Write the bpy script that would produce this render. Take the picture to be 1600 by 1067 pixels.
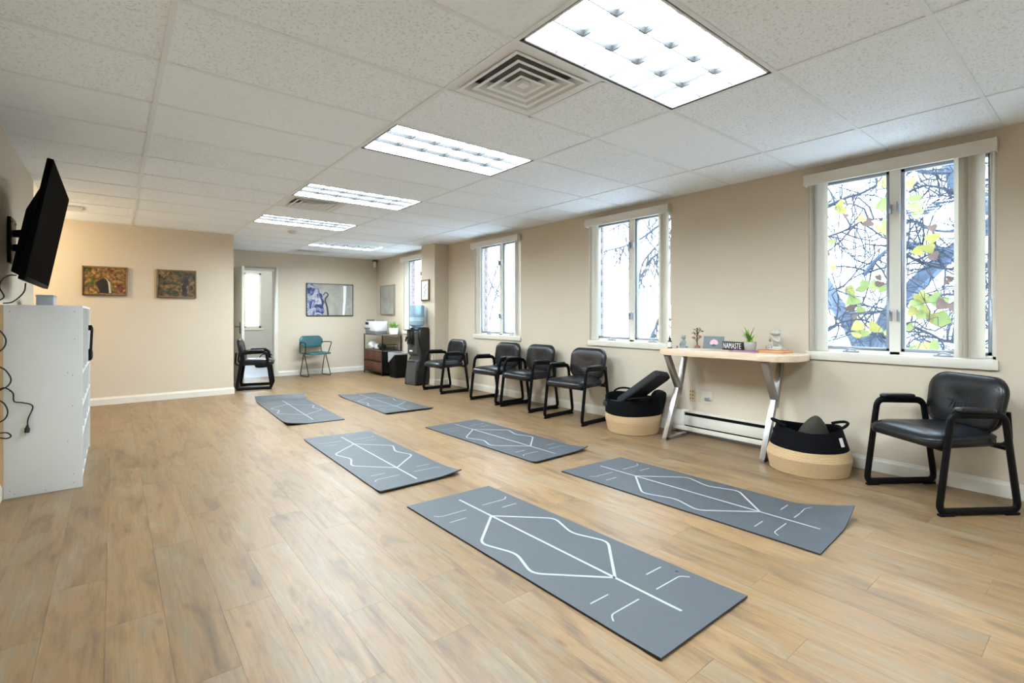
import bpy, bmesh, math, random
from mathutils import Vector, Matrix, Euler
PI = math.pi
R = math.radians
random.seed(7)
for o in list(bpy.data.objects): bpy.data.objects.remove(o, do_unlink=True)
scene = bpy.context.scene
COL = scene.collection

# ------------------------------------------------------------------ camera
EYE, YAW, FPX, HOR = 1.19, 0.6790, 771.08, 493.43
cam_d = bpy.data.cameras.new('camera'); cam = bpy.data.objects.new('camera', cam_d); COL.objects.link(cam)
cam.location = (0, 0, EYE); cam.rotation_euler = (PI/2, 0, -YAW)
cam_d.sensor_width = 36; cam_d.lens = FPX/1600*36; cam_d.shift_y = (HOR-533.5)/1600
cam_d.clip_start = 0.02; cam_d.clip_end = 300
scene.camera = cam

# ------------------------------------------------------------------ overcast sky and exposure
SKY = 3.1
world = bpy.data.worlds.new('overcast_sky'); scene.world = world; world.use_nodes = True
bg = world.node_tree.nodes['Background']; bg.inputs['Color'].default_value = (0.80, 0.91, 1.0, 1); bg.inputs['Strength'].default_value = SKY
scene.view_settings.view_transform = 'Standard'; scene.view_settings.look = 'None'
scene.view_settings.gamma = 1; scene.view_settings.exposure = 1.42
try: scene.view_settings.use_curve_mapping = False
except Exception: pass
LAMP = 25.0            # strength of the fluorescent troffers

def lamp_point(name, loc, energy, color, size):
    d = bpy.data.lights.new(name, 'POINT'); d.energy = energy; d.color = color; d.shadow_soft_size = size
    o = bpy.data.objects.new(name, d); COL.objects.link(o); o.location = loc
    return o
lamp_point('hallway_lamp', (-1.35, 7.7, 2.1), 26, (1.0, 0.80, 0.50), 0.12)
lamp_point('next_room_fill', (2.9, 12.6, 2.2), 30, (1.0, 0.97, 0.92), 0.2)  # added fill light, no lamp is seen in that room

# ------------------------------------------------------------------ materials
MATS = {}
def nodes_of(m): return m.node_tree.nodes, m.node_tree.links
def mat(name, color, rough=0.5, metal=0.0, spec=0.5, noise=0.0, nscale=20.0, bump=0.0, bscale=200.0, stretch=(1,1,1), emit=0.0, coat=0.0, alpha=1.0):
    if name in MATS: return MATS[name]
    m = bpy.data.materials.new(name); m.use_nodes = True; MATS[name] = m
    N, L = nodes_of(m); p = N['Principled BSDF']
    p.inputs['Base Color'].default_value = (*color, 1); p.inputs['Roughness'].default_value = rough
    p.inputs['Metallic'].default_value = metal; p.inputs['Specular IOR Level'].default_value = spec
    if coat: p.inputs['Coat Weight'].default_value = coat; p.inputs['Coat Roughness'].default_value = 0.2
    if emit: p.inputs['Emission Color'].default_value = (*color, 1); p.inputs['Emission Strength'].default_value = emit
    tc = N.new('ShaderNodeTexCoord'); mp = N.new('ShaderNodeMapping'); mp.inputs['Scale'].default_value = stretch
    L.new(tc.outputs['Object'], mp.inputs['Vector'])
    if noise:
        n = N.new('ShaderNodeTexNoise'); n.inputs['Scale'].default_value = nscale; n.inputs['Detail'].default_value = 4
        L.new(mp.outputs['Vector'], n.inputs['Vector'])
        r = N.new('ShaderNodeMapRange'); r.inputs['To Min'].default_value = 1-noise; r.inputs['To Max'].default_value = 1+noise
        L.new(n.outputs['Fac'], r.inputs['Value'])
        mx = N.new('ShaderNodeVectorMath'); mx.operation = 'SCALE'; mx.inputs[0].default_value = color
        L.new(r.outputs['Result'], mx.inputs['Scale']); L.new(mx.outputs['Vector'], p.inputs['Base Color'])
    if bump:
        n2 = N.new('ShaderNodeTexNoise'); n2.inputs['Scale'].default_value = bscale; n2.inputs['Detail'].default_value = 3
        L.new(mp.outputs['Vector'], n2.inputs['Vector'])
        b = N.new('ShaderNodeBump'); b.inputs['Strength'].default_value = bump; b.inputs['Distance'].default_value = 0.004
        L.new(n2.outputs['Fac'], b.inputs['Height']); L.new(b.outputs['Normal'], p.inputs['Normal'])
    return m

def ramp(N, stops):
    r = N.new('ShaderNodeValToRGB'); e = r.color_ramp.elements
    while len(e) < len(stops): e.new(0.5)
    for el, (pos, c) in zip(e, stops): el.position = pos; el.color = (*c, 1)
    return r

def wood_floor():
    m = bpy.data.materials.new('vinyl_plank'); m.use_nodes = True; N, L = nodes_of(m); p = N['Principled BSDF']
    tc = N.new('ShaderNodeTexCoord'); oi = N.new('ShaderNodeObjectInfo')
    w = N.new('ShaderNodeMath'); w.operation = 'MULTIPLY'; w.inputs[1].default_value = 91.0; L.new(oi.outputs['Random'], w.inputs[0])
    def noise(scale, stretch, detail, off=0.0, rough=0.55, dist=0.0):
        mp = N.new('ShaderNodeMapping'); mp.inputs['Scale'].default_value = stretch; L.new(tc.outputs['Object'], mp.inputs['Vector'])
        n = N.new('ShaderNodeTexNoise'); n.noise_dimensions = '4D'; n.inputs['Scale'].default_value = scale; n.inputs['Detail'].default_value = detail
        n.inputs['Roughness'].default_value = rough; n.inputs['Distortion'].default_value = dist
        L.new(mp.outputs['Vector'], n.inputs['Vector'])
        a = N.new('ShaderNodeMath'); a.inputs[1].default_value = off; L.new(w.outputs[0], a.inputs[0]); L.new(a.outputs[0], n.inputs['W'])
        return n
    patch = noise(1.0, (9.0, 2.0, 1), 5, 0, 0.6, 0.9)
    grain = noise(1.0, (48, 2.6, 1), 7, 5, 0.7, 1.3)
    fine = noise(1.0, (260, 7, 1), 3, 9)
    c1 = ramp(N, [(0.26, (0.100, 0.072, 0.050)), (0.40, (0.168, 0.108, 0.060)), (0.50, (0.222, 0.138, 0.070)), (0.60, (0.205, 0.150, 0.094)), (0.74, (0.275, 0.190, 0.106))])
    L.new(patch.outputs['Fac'], c1.inputs['Fac'])
    c2 = ramp(N, [(0.26, (0.42, 0.37, 0.33)), (0.44, (0.92, 0.91, 0.90)), (0.56, (1.05, 1.05, 1.05)), (0.72, (1.40, 1.34, 1.25))]); L.new(grain.outputs['Fac'], c2.inputs['Fac'])
    mx = N.new('ShaderNodeMix'); mx.data_type = 'RGBA'; mx.blend_type = 'MULTIPLY'; mx.inputs['Factor'].default_value = 0.75
    L.new(c1.outputs['Color'], mx.inputs['A']); L.new(c2.outputs['Color'], mx.inputs['B'])
    # sparse knots and short dark checks
    mpk = N.new('ShaderNodeMapping'); mpk.inputs['Scale'].default_value = (9, 3.2, 1); L.new(tc.outputs['Object'], mpk.inputs['Vector'])
    v = N.new('ShaderNodeTexVoronoi'); v.voronoi_dimensions = '4D'; v.inputs['Scale'].default_value = 1.0
    L.new(mpk.outputs['Vector'], v.inputs['Vector']); L.new(w.outputs[0], v.inputs['W'])
    kr = ramp(N, [(0.03, (0.34, 0.25, 0.19)), (0.16, (1, 1, 1))]); L.new(v.outputs['Distance'], kr.inputs['Fac'])
    mk = N.new('ShaderNodeMix'); mk.data_type = 'RGBA'; mk.blend_type = 'MULTIPLY'; mk.inputs['Factor'].default_value = 0.65
    L.new(mx.outputs['Result'], mk.inputs['A']); L.new(kr.outputs['Color'], mk.inputs['B'])
    hs = N.new('ShaderNodeHueSaturation'); rr = N.new('ShaderNodeMapRange'); rr.inputs['To Min'].default_value = 0.82; rr.inputs['To Max'].default_value = 1.0
    L.new(oi.outputs['Random'], rr.inputs['Value']); L.new(rr.outputs['Result'], hs.inputs['Value']); L.new(mk.outputs['Result'], hs.inputs['Color'])
    hs.inputs['Saturation'].default_value = 1.06
    L.new(hs.outputs['Color'], p.inputs['Base Color'])
    p.inputs['Roughness'].default_value = 0.40; p.inputs['Specular IOR Level'].default_value = 0.38
    b = N.new('ShaderNodeBump'); b.inputs['Strength'].default_value = 0.12; b.inputs['Distance'].default_value = 0.002
    L.new(fine.outputs['Fac'], b.inputs['Height']); L.new(b.outputs['Normal'], p.inputs['Normal'])
    MATS['vinyl_plank'] = m; return m

def tile_mat(name, specks):
    m = bpy.data.materials.new(name); m.use_nodes = True; N, L = nodes_of(m); p = N['Principled BSDF']
    p.inputs['Roughness'].default_value = 0.9; p.inputs['Specular IOR Level'].default_value = 0.1
    tc = N.new('ShaderNodeTexCoord'); oi = N.new('ShaderNodeObjectInfo')
    ad = N.new('ShaderNodeVectorMath'); ad.operation = 'ADD'; L.new(tc.outputs['Object'], ad.inputs[0]); L.new(oi.outputs['Location'], ad.inputs[1])
    n = N.new('ShaderNodeTexNoise'); n.inputs['Scale'].default_value = 85 if specks else 40; n.inputs['Detail'].default_value = 2
    L.new(ad.outputs['Vector'], n.inputs['Vector'])
    d = 0.80 if specks else 0.95
    c = ramp(N, [(0.36, (0.85*d, 0.91*d, 0.97*d)), (0.43, (0.85, 0.91, 0.97))]); L.new(n.outputs['Fac'], c.inputs['Fac'])
    L.new(c.outputs['Color'], p.inputs['Base Color'])
    b = N.new('ShaderNodeBump'); b.inputs['Strength'].default_value = 0.35 if specks else 0.1; b.inputs['Distance'].default_value = 0.003
    L.new(c.outputs['Color'], b.inputs['Height']); L.new(b.outputs['Normal'], p.inputs['Normal'])
    MATS[name] = m; return m

def glass_mat(name, tint=(1, 1, 1), refl=0.06):
    m = bpy.data.materials.new(name); m.use_nodes = True; N, L = nodes_of(m)
    N.remove(N['Principled BSDF']); out = N['Material Output']
    t = N.new('ShaderNodeBsdfTransparent'); t.inputs['Color'].default_value = (*tint, 1)
    g = N.new('ShaderNodeBsdfGlossy'); g.inputs['Roughness'].default_value = 0.02
    mx = N.new('ShaderNodeMixShader'); mx.inputs['Fac'].default_value = refl
    L.new(t.outputs[0], mx.inputs[1]); L.new(g.outputs[0], mx.inputs[2]); L.new(mx.outputs[0], out.inputs['Surface'])
    MATS[name] = m; return m

def vane_mat():
    m = bpy.data.materials.new('blind_vane'); m.use_nodes = True; N, L = nodes_of(m); p = N['Principled BSDF']; out = N['Material Output']
    p.inputs['Base Color'].default_value = (0.80, 0.76, 0.68, 1); p.inputs['Roughness'].default_value = 0.6
    t = N.new('ShaderNodeBsdfTranslucent'); t.inputs['Color'].default_value = (0.78, 0.75, 0.68, 1)
    mx = N.new('ShaderNodeMixShader'); mx.inputs['Fac'].default_value = 0.5
    L.new(p.outputs[0], mx.inputs[1]); L.new(t.outputs[0], mx.inputs[2]); L.new(mx.outputs[0], out.inputs['Surface'])
    MATS['blind_vane'] = m; return m

def paint_mat(name, hues, seed, dark):
    m = bpy.data.materials.new(name); m.use_nodes = True; N, L = nodes_of(m); p = N['Principled BSDF']; p.inputs['Roughness'].default_value = 0.5
    tc = N.new('ShaderNodeTexCoord'); mp = N.new('ShaderNodeMapping'); mp.inputs['Location'].default_value = (seed, seed, seed); L.new(tc.outputs['Object'], mp.inputs['Vector'])
    a = N.new('ShaderNodeTexNoise'); a.inputs['Scale'].default_value = 7.0; a.inputs['Detail'].default_value = 3; L.new(mp.outputs['Vector'], a.inputs['Vector'])
    b = N.new('ShaderNodeTexNoise'); b.inputs['Scale'].default_value = 26.0; b.inputs['Detail'].default_value = 6; b.inputs['Roughness'].default_value = 0.7; L.new(mp.outputs['Vector'], b.inputs['Vector'])
    c = ramp(N, hues); L.new(a.outputs['Fac'], c.inputs['Fac'])
    v = ramp(N, [(0.36, (dark, dark, dark)), (0.52, (0.9, 0.9, 0.9)), (0.66, (2.2, 2.1, 1.9))]); L.new(b.outputs['Fac'], v.inputs['Fac'])
    x = N.new('ShaderNodeMix'); x.data_type = 'RGBA'; x.blend_type = 'MULTIPLY'; x.inputs['Factor'].default_value = 1.0
    L.new(c.outputs['Color'], x.inputs['A']); L.new(v.outputs['Color'], x.inputs['B']); L.new(x.outputs['Result'], p.inputs['Base Color'])
    MATS[name] = m; return m

def art_mat(name, stops, scale, dist, detail=6, stretch=(1, 1, 1), seed=0.0, rough=0.4):
    m = bpy.data.materials.new(name); m.use_nodes = True; N, L = nodes_of(m); p = N['Principled BSDF']
    p.inputs['Roughness'].default_value = rough
    tc = N.new('ShaderNodeTexCoord'); mp = N.new('ShaderNodeMapping'); mp.inputs['Scale'].default_value = stretch; mp.inputs['Location'].default_value = (seed, seed, seed)
    L.new(tc.outputs['Object'], mp.inputs['Vector'])
    n = N.new('ShaderNodeTexNoise'); n.inputs['Scale'].default_value = scale; n.inputs['Detail'].default_value = detail; n.inputs['Distortion'].default_value = dist
    n.inputs['Roughness'].default_value = 0.6
    L.new(mp.outputs['Vector'], n.inputs['Vector']); c = ramp(N, stops); L.new(n.outputs['Fac'], c.inputs['Fac']); L.new(c.outputs['Color'], p.inputs['Base Color'])
    MATS[name] = m; return m

wood_floor(); tile_mat('fissured_tile', True); tile_mat('plain_tile', False)
glass_mat('window_glass', (0.93, 0.97, 1.0), 0.05); vane_mat()
mat('wall_paint', (0.56, 0.48, 0.377), 0.75, spec=0.25, noise=0.015, nscale=3, bump=0.03, bscale=300)
mat('next_room_paint', (0.52, 0.52, 0.47), 0.8, spec=0.2, noise=0.02, nscale=3)
mat('trim_paint', (0.64, 0.60, 0.52), 0.45, noise=0.01, nscale=5)
mat('sash_paint', (0.72, 0.69, 0.62), 0.4, noise=0.01, nscale=5)
mat('gasket', (0.10, 0.11, 0.13), 0.5, noise=0.05)
mat('grey_alu', (0.30, 0.33, 0.38), 0.35, metal=0.4, noise=0.04)
mat('steel_dark', (0.12, 0.12, 0.12), 0.4, metal=0.6, noise=0.05)
mat('grid_white', (0.77, 0.81, 0.85), 0.6, noise=0.01)
mat('fixture_white', (0.86, 0.86, 0.86), 0.35, noise=0.01)
mat('louver_alu', (0.022, 0.0225, 0.023), 0.5, noise=0.03)
mat('fixture_gap_shade', (0.05, 0.05, 0.05), 0.5, noise=0.05)  # near-black colour stands in for shadow in the unlit recess gap
mat('lamp_glow', (0.79, 0.92, 1.0), 0.5, emit=LAMP)
mat('vent_white', (0.77, 0.79, 0.81), 0.5, noise=0.02)
mat('slot_dark', (0.006, 0.005, 0.005), 0.9, spec=0.1, noise=0.05)
mat('vent_dark', (0.30, 0.30, 0.29), 0.9, noise=0.05)
mat('leather', (0.0045, 0.005, 0.0065), 0.33, spec=0.42, noise=0.1, nscale=30, bump=0.12, bscale=90)
mat('leather_seam', (0.006, 0.006, 0.007), 0.5, noise=0.05)
mat('black_metal', (0.004, 0.004, 0.0045), 0.38, spec=0.3, noise=0.1)
mat('black_plastic', (0.004, 0.004, 0.0045), 0.45, spec=0.25, noise=0.1)
mat('black_rubber', (0.008, 0.008, 0.008), 0.7, noise=0.1)
mat('teal_vinyl', (0.007, 0.070, 0.080), 0.4, noise=0.12, nscale=15, bump=0.05)
mat('mat_grey', (0.047, 0.053, 0.060), 0.5, spec=0.45, noise=0.08, nscale=60, bump=0.25, bscale=420)
mat('mat_edge', (0.02, 0.022, 0.026), 0.7, noise=0.05)
mat('mat_print', (0.27, 0.285, 0.295), 0.55, noise=0.06, nscale=80)
mat('cab_white', (0.60, 0.595, 0.575), 0.45, noise=0.015, nscale=6)
mat('cab_raw', (0.50, 0.33, 0.16), 0.6, noise=0.15, nscale=9, stretch=(8, 8, 1))
mat('screw', (0.16, 0.14, 0.12), 0.5, metal=0.5, noise=0.05)
mat('screen_glass', (0.001, 0.001, 0.0012), 0.5, spec=0.04, noise=0.05)
mat('tv_body', (0.002, 0.002, 0.0022), 0.45, spec=0.12, noise=0.05)
mat('grey_box', (0.33, 0.34, 0.36), 0.6, noise=0.03)
mat('frame_wood', (0.20, 0.125, 0.06), 0.5, noise=0.25, nscale=10, stretch=(1, 1, 9))
mat('frame_dark', (0.06, 0.055, 0.05), 0.35, metal=0.3, noise=0.05)
mat('frame_silver', (0.30, 0.28, 0.25), 0.35, metal=0.4, noise=0.05)
mat('top_wood', (0.60, 0.46, 0.33), 0.5, noise=0.22, nscale=5, stretch=(9, 1, 9), bump=0.1, bscale=30)
mat('brushed_steel', (0.40, 0.385, 0.37), 0.34, metal=0.9, noise=0.08, nscale=12, stretch=(20, 20, 1))
mat('rope_tan', (0.46, 0.315, 0.175), 0.85, spec=0.15, noise=0.1, nscale=70, bump=0.3, bscale=260)
mat('rope_black', (0.0035, 0.0035, 0.0045), 0.85, spec=0.1, noise=0.15, nscale=70, bump=0.3, bscale=260)
mat('dark_fabric', (0.026, 0.028, 0.032), 0.8, spec=0.2, noise=0.12, nscale=40, bump=0.2, bscale=300)
mat('black_fabric', (0.005, 0.005, 0.0055), 0.75, spec=0.2, noise=0.12, nscale=40, bump=0.2, bscale=300)
mat('olive_fabric', (0.030, 0.025, 0.017), 0.8, noise=0.12, nscale=40, bump=0.2, bscale=300)
mat('white_tag', (0.66, 0.60, 0.56), 0.6, noise=0.02)
mat('outlet_beige', (0.62, 0.47, 0.29), 0.45, noise=0.02)
mat('outlet_cream', (0.60, 0.55, 0.45), 0.45, noise=0.02)
mat('drawer_brown', (0.085, 0.026, 0.010), 0.7, noise=0.5, nscale=14, bump=0.1)
mat('dresser_black', (0.004, 0.004, 0.004), 0.6, spec=0.2, noise=0.1)
mat('dresser_wood', (0.10, 0.075, 0.06), 0.5, noise=0.3, nscale=8, stretch=(8, 1, 1))
mat('printer_white', (0.66, 0.66, 0.63), 0.4, noise=0.01)
mat('printer_grey', (0.16, 0.16, 0.17), 0.45, noise=0.03)
mat('pot_white', (0.78, 0.78, 0.76), 0.4, noise=0.02)
mat('leaf_green', (0.13, 0.30, 0.03), 0.5, noise=0.3, nscale=25)
mat('leaf_light', (0.22, 0.42, 0.05), 0.5, noise=0.3, nscale=25)
mat('soil', (0.05, 0.035, 0.025), 0.9, noise=0.3)
mat('cooler_grey', (0.055, 0.054, 0.052), 0.4, noise=0.06, nscale=6)
mat('cooler_black', (0.006, 0.006, 0.006), 0.35, noise=0.06, nscale=6)
mat('concrete_pot', (0.36, 0.32, 0.29), 0.8, noise=0.1, nscale=40, bump=0.2)
mat('stone_grey', (0.22, 0.24, 0.24), 0.7, noise=0.2, nscale=40, bump=0.1)
mat('stone_pale', (0.47, 0.44, 0.39), 0.8, noise=0.08, nscale=40, bump=0.1)
mat('pebble', (0.26, 0.17, 0.12), 0.5, noise=0.3, nscale=60)
mat('amber_glass', (0.03, 0.014, 0.008), 0.15, noise=0.1)
mat('paper', (0.74, 0.73, 0.70), 0.7, noise=0.02)
mat('paper_label', (0.62, 0.65, 0.58), 0.7, noise=0.03)
mat('wire_brown', (0.055, 0.025, 0.016), 0.4, metal=0.3, noise=0.1)
mat('gem_red', (0.36, 0.085, 0.035), 0.25, noise=0.4, nscale=60)
mat('gem_dark', (0.09, 0.045, 0.03), 0.25, noise=0.4, nscale=60)
mat('card_grey', (0.125, 0.15, 0.16), 0.5, noise=0.2, nscale=9)
mat('petal_pink', (0.72, 0.40, 0.46), 0.5, noise=0.15, nscale=40)
mat('leaf_dark', (0.035, 0.06, 0.04), 0.5, noise=0.2)
mat('sign_black', (0.012, 0.011, 0.011), 0.5, noise=0.05)
mat('sign_white', (0.72, 0.71, 0.68), 0.6, noise=0.02)
mat('book_orange', (0.62, 0.26, 0.09), 0.55, noise=0.08)
mat('book_purple', (0.33, 0.16, 0.27), 0.55, noise=0.08)
mat('brick_red', (0.30, 0.235, 0.22), 0.85, noise=0.25, nscale=30, bump=0.2)
mat('mortar', (0.44, 0.41, 0.38), 0.9, noise=0.1)
mat('hazy_bark', (0.14, 0.19, 0.275), 0.85, noise=0.3, nscale=14, bump=0.4, bscale=40)  # blue-grey tint puts outdoor haze and glare into the colour
mat('twig', (0.045, 0.06, 0.09), 0.85, noise=0.2)  # same bluish haze tint carried into the thin twigs
mat('hazy_twig', (0.06, 0.075, 0.10), 0.85, noise=0.1)  # far twigs tinted blue-grey in place of haze
mat('leaf_yellow', (0.40, 0.37, 0.095), 0.6, noise=0.2, nscale=12)
mat('leaf_lime', (0.25, 0.32, 0.095), 0.6, noise=0.2, nscale=12)
mat('leaf_brown', (0.13, 0.08, 0.065), 0.7, noise=0.3, nscale=12)
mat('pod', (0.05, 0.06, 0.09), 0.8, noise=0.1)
mat('field', (0.78, 0.81, 0.84), 0.95, noise=0.08, nscale=0.3)  # extra pale: haze in the colour, and bounces light up indoors
mat('next_floor', (0.40, 0.46, 0.55), 0.5, noise=0.04, nscale=4)
mat('door_paint', (0.66, 0.62, 0.53), 0.5, noise=0.01, nscale=4)
mat('ceil_grey', (0.62, 0.61, 0.58), 0.6, noise=0.03)
paint_mat('art_autumn', [(0.34, (0.05, 0.075, 0.012)), (0.44, (0.09, 0.085, 0.012)), (0.50, (0.21, 0.11, 0.026)), (0.58, (0.26, 0.145, 0.045)), (0.66, (0.14, 0.03, 0.015))], 3.1, 0.12)
paint_mat('art_garden', [(0.34, (0.035, 0.05, 0.012)), (0.46, (0.05, 0.042, 0.018)), (0.53, (0.13, 0.075, 0.024)), (0.62, (0.18, 0.10, 0.035)), (0.68, (0.03, 0.04, 0.022))], 8.7, 0.10)
art_mat('art_blue', [(0.34, (0.012, 0.010, 0.05)), (0.42, (0.045, 0.05, 0.16)), (0.49, (0.20, 0.21, 0.32)), (0.55, (0.46, 0.46, 0.45)), (0.60, (0.26, 0.28, 0.36)), (0.68, (0.04, 0.07, 0.18))], 5.0, 1.6, 7, seed=1.3, rough=0.15)
art_mat('art_pale', [(0.35, (0.27, 0.255, 0.22)), (0.60, (0.36, 0.345, 0.31))], 3.0, 0.6, 5, seed=5.0, rough=0.12)
art_mat('art_silver', [(0.35, (0.24, 0.22, 0.18)), (0.65, (0.36, 0.34, 0.29))], 2.2, 0.5, 5, stretch=(1, 1, 1), seed=2.0, rough=0.35)
art_mat('art_black', [(0.3, (0.008, 0.006, 0.006)), (0.7, (0.03, 0.02, 0.016))], 8, 0.5, 4, seed=1.0)
m_ = glass_mat('bottle_glass', (0.55, 0.74, 0.88), 0.10)
N_, L_ = nodes_of(m_); d_ = N_.new('ShaderNodeBsdfDiffuse'); d_.inputs['Color'].default_value = (0.42, 0.55, 0.64, 1); x_ = N_.new('ShaderNodeMixShader'); x_.inputs['Fac'].default_value = 0.6
old_ = N_['Material Output'].inputs['Surface'].links[0].from_socket; L_.new(old_, x_.inputs[1]); L_.new(d_.outputs[0], x_.inputs[2]); L_.new(x_.outputs[0], N_['Material Output'].inputs['Surface'])
mat('bottle_blue', (0.42, 0.58, 0.68), 0.12, noise=0.25, nscale=14)

for k_, i_ in (('screen_glass', 1.08), ('tv_body', 1.15), ('black_metal', 1.32), ('black_plastic', 1.32)): MATS[k_].node_tree.nodes['Principled BSDF'].inputs['IOR'].default_value = i_

# ------------------------------------------------------------------ mesh helpers
class MB:
    def __init__(s): s.v = []; s.f = []
    def add(s, vs, fs):
        b = len(s.v); s.v += [tuple(v) for v in vs]; s.f += [tuple(i+b for i in f) for f in fs]; return s
    def box(s, x0, x1, y0, y1, z0, z1, M=None):
        vs = [Vector((x, y, z)) for z in (z0, z1) for y in (y0, y1) for x in (x0, x1)]
        if M: vs = [M @ v for v in vs]
        return s.add(vs, [(0,2,3,1),(4,5,7,6),(0,1,5,4),(1,3,7,5),(3,2,6,7),(2,0,4,6)])
    def bar(s, a, b, w, t, up=(0,0,1)):
        a, b = Vector(a), Vector(b); d = (b-a).normalized(); u = Vector(up)
        x = d.cross(u); x = x.normalized() if x.length > 1e-5 else Vector((1,0,0)); y = x.cross(d).normalized()
        vs = [p + x*sx*w/2 + y*sy*t/2 for p in (a, b) for sx, sy in ((-1,-1),(1,-1),(1,1),(-1,1))]
        return s.add(vs, [(3,2,1,0),(4,5,6,7),(0,1,5,4),(1,2,6,5),(2,3,7,6),(3,0,4,7)])
    def tube(s, pts, r, n=8, closed=False, flat=None, up=None):
        pts = [Vector(p) for p in pts]; m = len(pts); rs = r if isinstance(r, (list, tuple)) else [r]*m
        base = len(s.v); prev = None; vs = []
        for i, p in enumerate(pts):
            if closed: d = pts[(i+1) % m] - pts[i-1]
            else: d = pts[min(i+1, m-1)] - pts[max(i-1, 0)]
            d = d.normalized() if d.length > 1e-9 else Vector((0,0,1))
            if up is not None: ref = Vector(up)
            else: ref = prev if prev is not None else (Vector((0,0,1)) if abs(d.z) < 0.9 else Vector((1,0,0)))
            x = ref - d*ref.dot(d); x = x.normalized() if x.length > 1e-6 else d.orthogonal().normalized()
            prev = x; y = d.cross(x)
            ra, rb = (rs[i]*flat[0], rs[i]*flat[1]) if flat else (rs[i], rs[i])
            for k in range(n):
                a = 2*PI*k/n; vs.append(p + x*math.cos(a)*ra + y*math.sin(a)*rb)
        fs = []
        for i in range(m if closed else m-1):
            j = (i+1) % m
            for k in range(n):
                l = (k+1) % n; fs.append((i*n+k, i*n+l, j*n+l, j*n+k))
        if not closed: fs.append(tuple(range(n-1, -1, -1))); fs.append(tuple((m-1)*n+k for k in range(n)))
        return s.add(vs, fs)
    def lathe(s, prof, n=24, c=(0,0,0), sx=1, sy=1):
        vs = []; fs = []; m = len(prof)
        for r, z in prof:
            for k in range(n):
                a = 2*PI*k/n; vs.append((c[0]+r*sx*math.cos(a), c[1]+r*sy*math.sin(a), c[2]+z))
        for i in range(m-1):
            for k in range(n):
                l = (k+1) % n; fs.append((i*n+k, i*n+l, (i+1)*n+l, (i+1)*n+k))
        fs.append(tuple(range(n-1, -1, -1))); fs.append(tuple((m-1)*n+k for k in range(n)))
        return s.add(vs, fs)
    def ell(s, c, r, n=12, m=8, M=None):
        vs = []; fs = []
        for i in range(m+1):
            t = PI*i/m
            for k in range(n):
                a = 2*PI*k/n; v = Vector((r[0]*math.sin(t)*math.cos(a), r[1]*math.sin(t)*math.sin(a), r[2]*math.cos(t)))
                if M: v = M @ v
                vs.append(Vector(c)+v)
        for i in range(m):
            for k in range(n):
                l = (k+1) % n; fs.append((i*n+k, (i+1)*n+k, (i+1)*n+l, i*n+l))
        return s.add(vs, fs)
    def rings(s, rings):
        n = len(rings[0]); vs = [p for r in rings for p in r]; fs = []
        for i in range(len(rings)-1):
            for k in range(n):
                l = (k+1) % n; fs.append((i*n+k, i*n+l, (i+1)*n+l, (i+1)*n+k))
        fs.append(tuple(range(n-1, -1, -1))); fs.append(tuple((len(rings)-1)*n+k for k in range(n)))
        return s.add(vs, fs)
    def xf(s, fn): s.v = [tuple(fn(Vector(v))) for v in s.v]; return s
    def mesh(s, name, m=None, smooth=False, bevel=0, ang=40, seg=2):
        me = bpy.data.meshes.new(name); me.from_pydata(s.v, [], s.f)
        bm = bmesh.new(); bm.from_mesh(me)
        bmesh.ops.remove_doubles(bm, verts=bm.verts, dist=1e-6)
        bmesh.ops.recalc_face_normals(bm, faces=bm.faces)
        if bevel:
            ed = [e for e in bm.edges if len(e.link_faces) == 2 and e.calc_face_angle(0) > R(35)]
            bmesh.ops.bevel(bm, geom=ed, offset=bevel, segments=seg, affect='EDGES', profile=0.5, clamp_overlap=True)
        bm.to_mesh(me); bm.free()
        if smooth or bevel:
            me.shade_smooth(); me.set_sharp_from_angle(angle=R(ang))
        if m: me.materials.append(MATS[m])
        return me
    def build(s, name, m, parent=None, loc=None, rot=None, smooth=False, bevel=0, ang=40, label=None, seg=2):
        return obj(name, s.mesh(name, m, smooth, bevel, ang, seg), parent, loc, rot, label)

def obj(name, me, parent=None, loc=None, rot=None, label=None):
    o = bpy.data.objects.new(name, me); COL.objects.link(o)
    if parent is not None: o.parent = parent
    if loc is not None: o.location = loc
    if rot is not None: o.rotation_euler = rot
    if label: o['label'] = label
    return o
def thing(name, label, cat, loc=(0,0,0), rz=0, group=None):
    o = bpy.data.objects.new(name, None); COL.objects.link(o); o.empty_display_size = 0.1
    o.location = loc; o.rotation_euler = (0, 0, rz); o['label'] = label; o['category'] = cat
    if group: o['group'] = group
    return o
def tag(o, label, cat, group=None, kind=None):
    o['label'] = label; o['category'] = cat
    if group: o['group'] = group
    if kind: o['kind'] = kind
    return o
def struct(o, label, cat): o['kind'] = 'structure'; o['label'] = label; o['category'] = cat; return o
def copy_tree(o, parent=None):
    c = o.copy(); COL.objects.link(c)
    if parent is not None: c.parent = parent
    for ch in [x for x in bpy.data.objects if x.parent == o]: copy_tree(ch, c)
    return c
def B(x0, x1, y0, y1, z0, z1): return MB().box(x0, x1, y0, y1, z0, z1)
def rrect(w, h, r, n=6):
    pts = []
    for cx, cy, a0 in ((w/2-r, h/2-r, 0), (-w/2+r, h/2-r, 90), (-w/2+r, -h/2+r, 180), (w/2-r, -h/2+r, 270)):
        for i in range(n+1):
            a = R(a0+90*i/n); pts.append((cx+r*math.cos(a), cy+r*math.sin(a)))
    return pts
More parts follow.
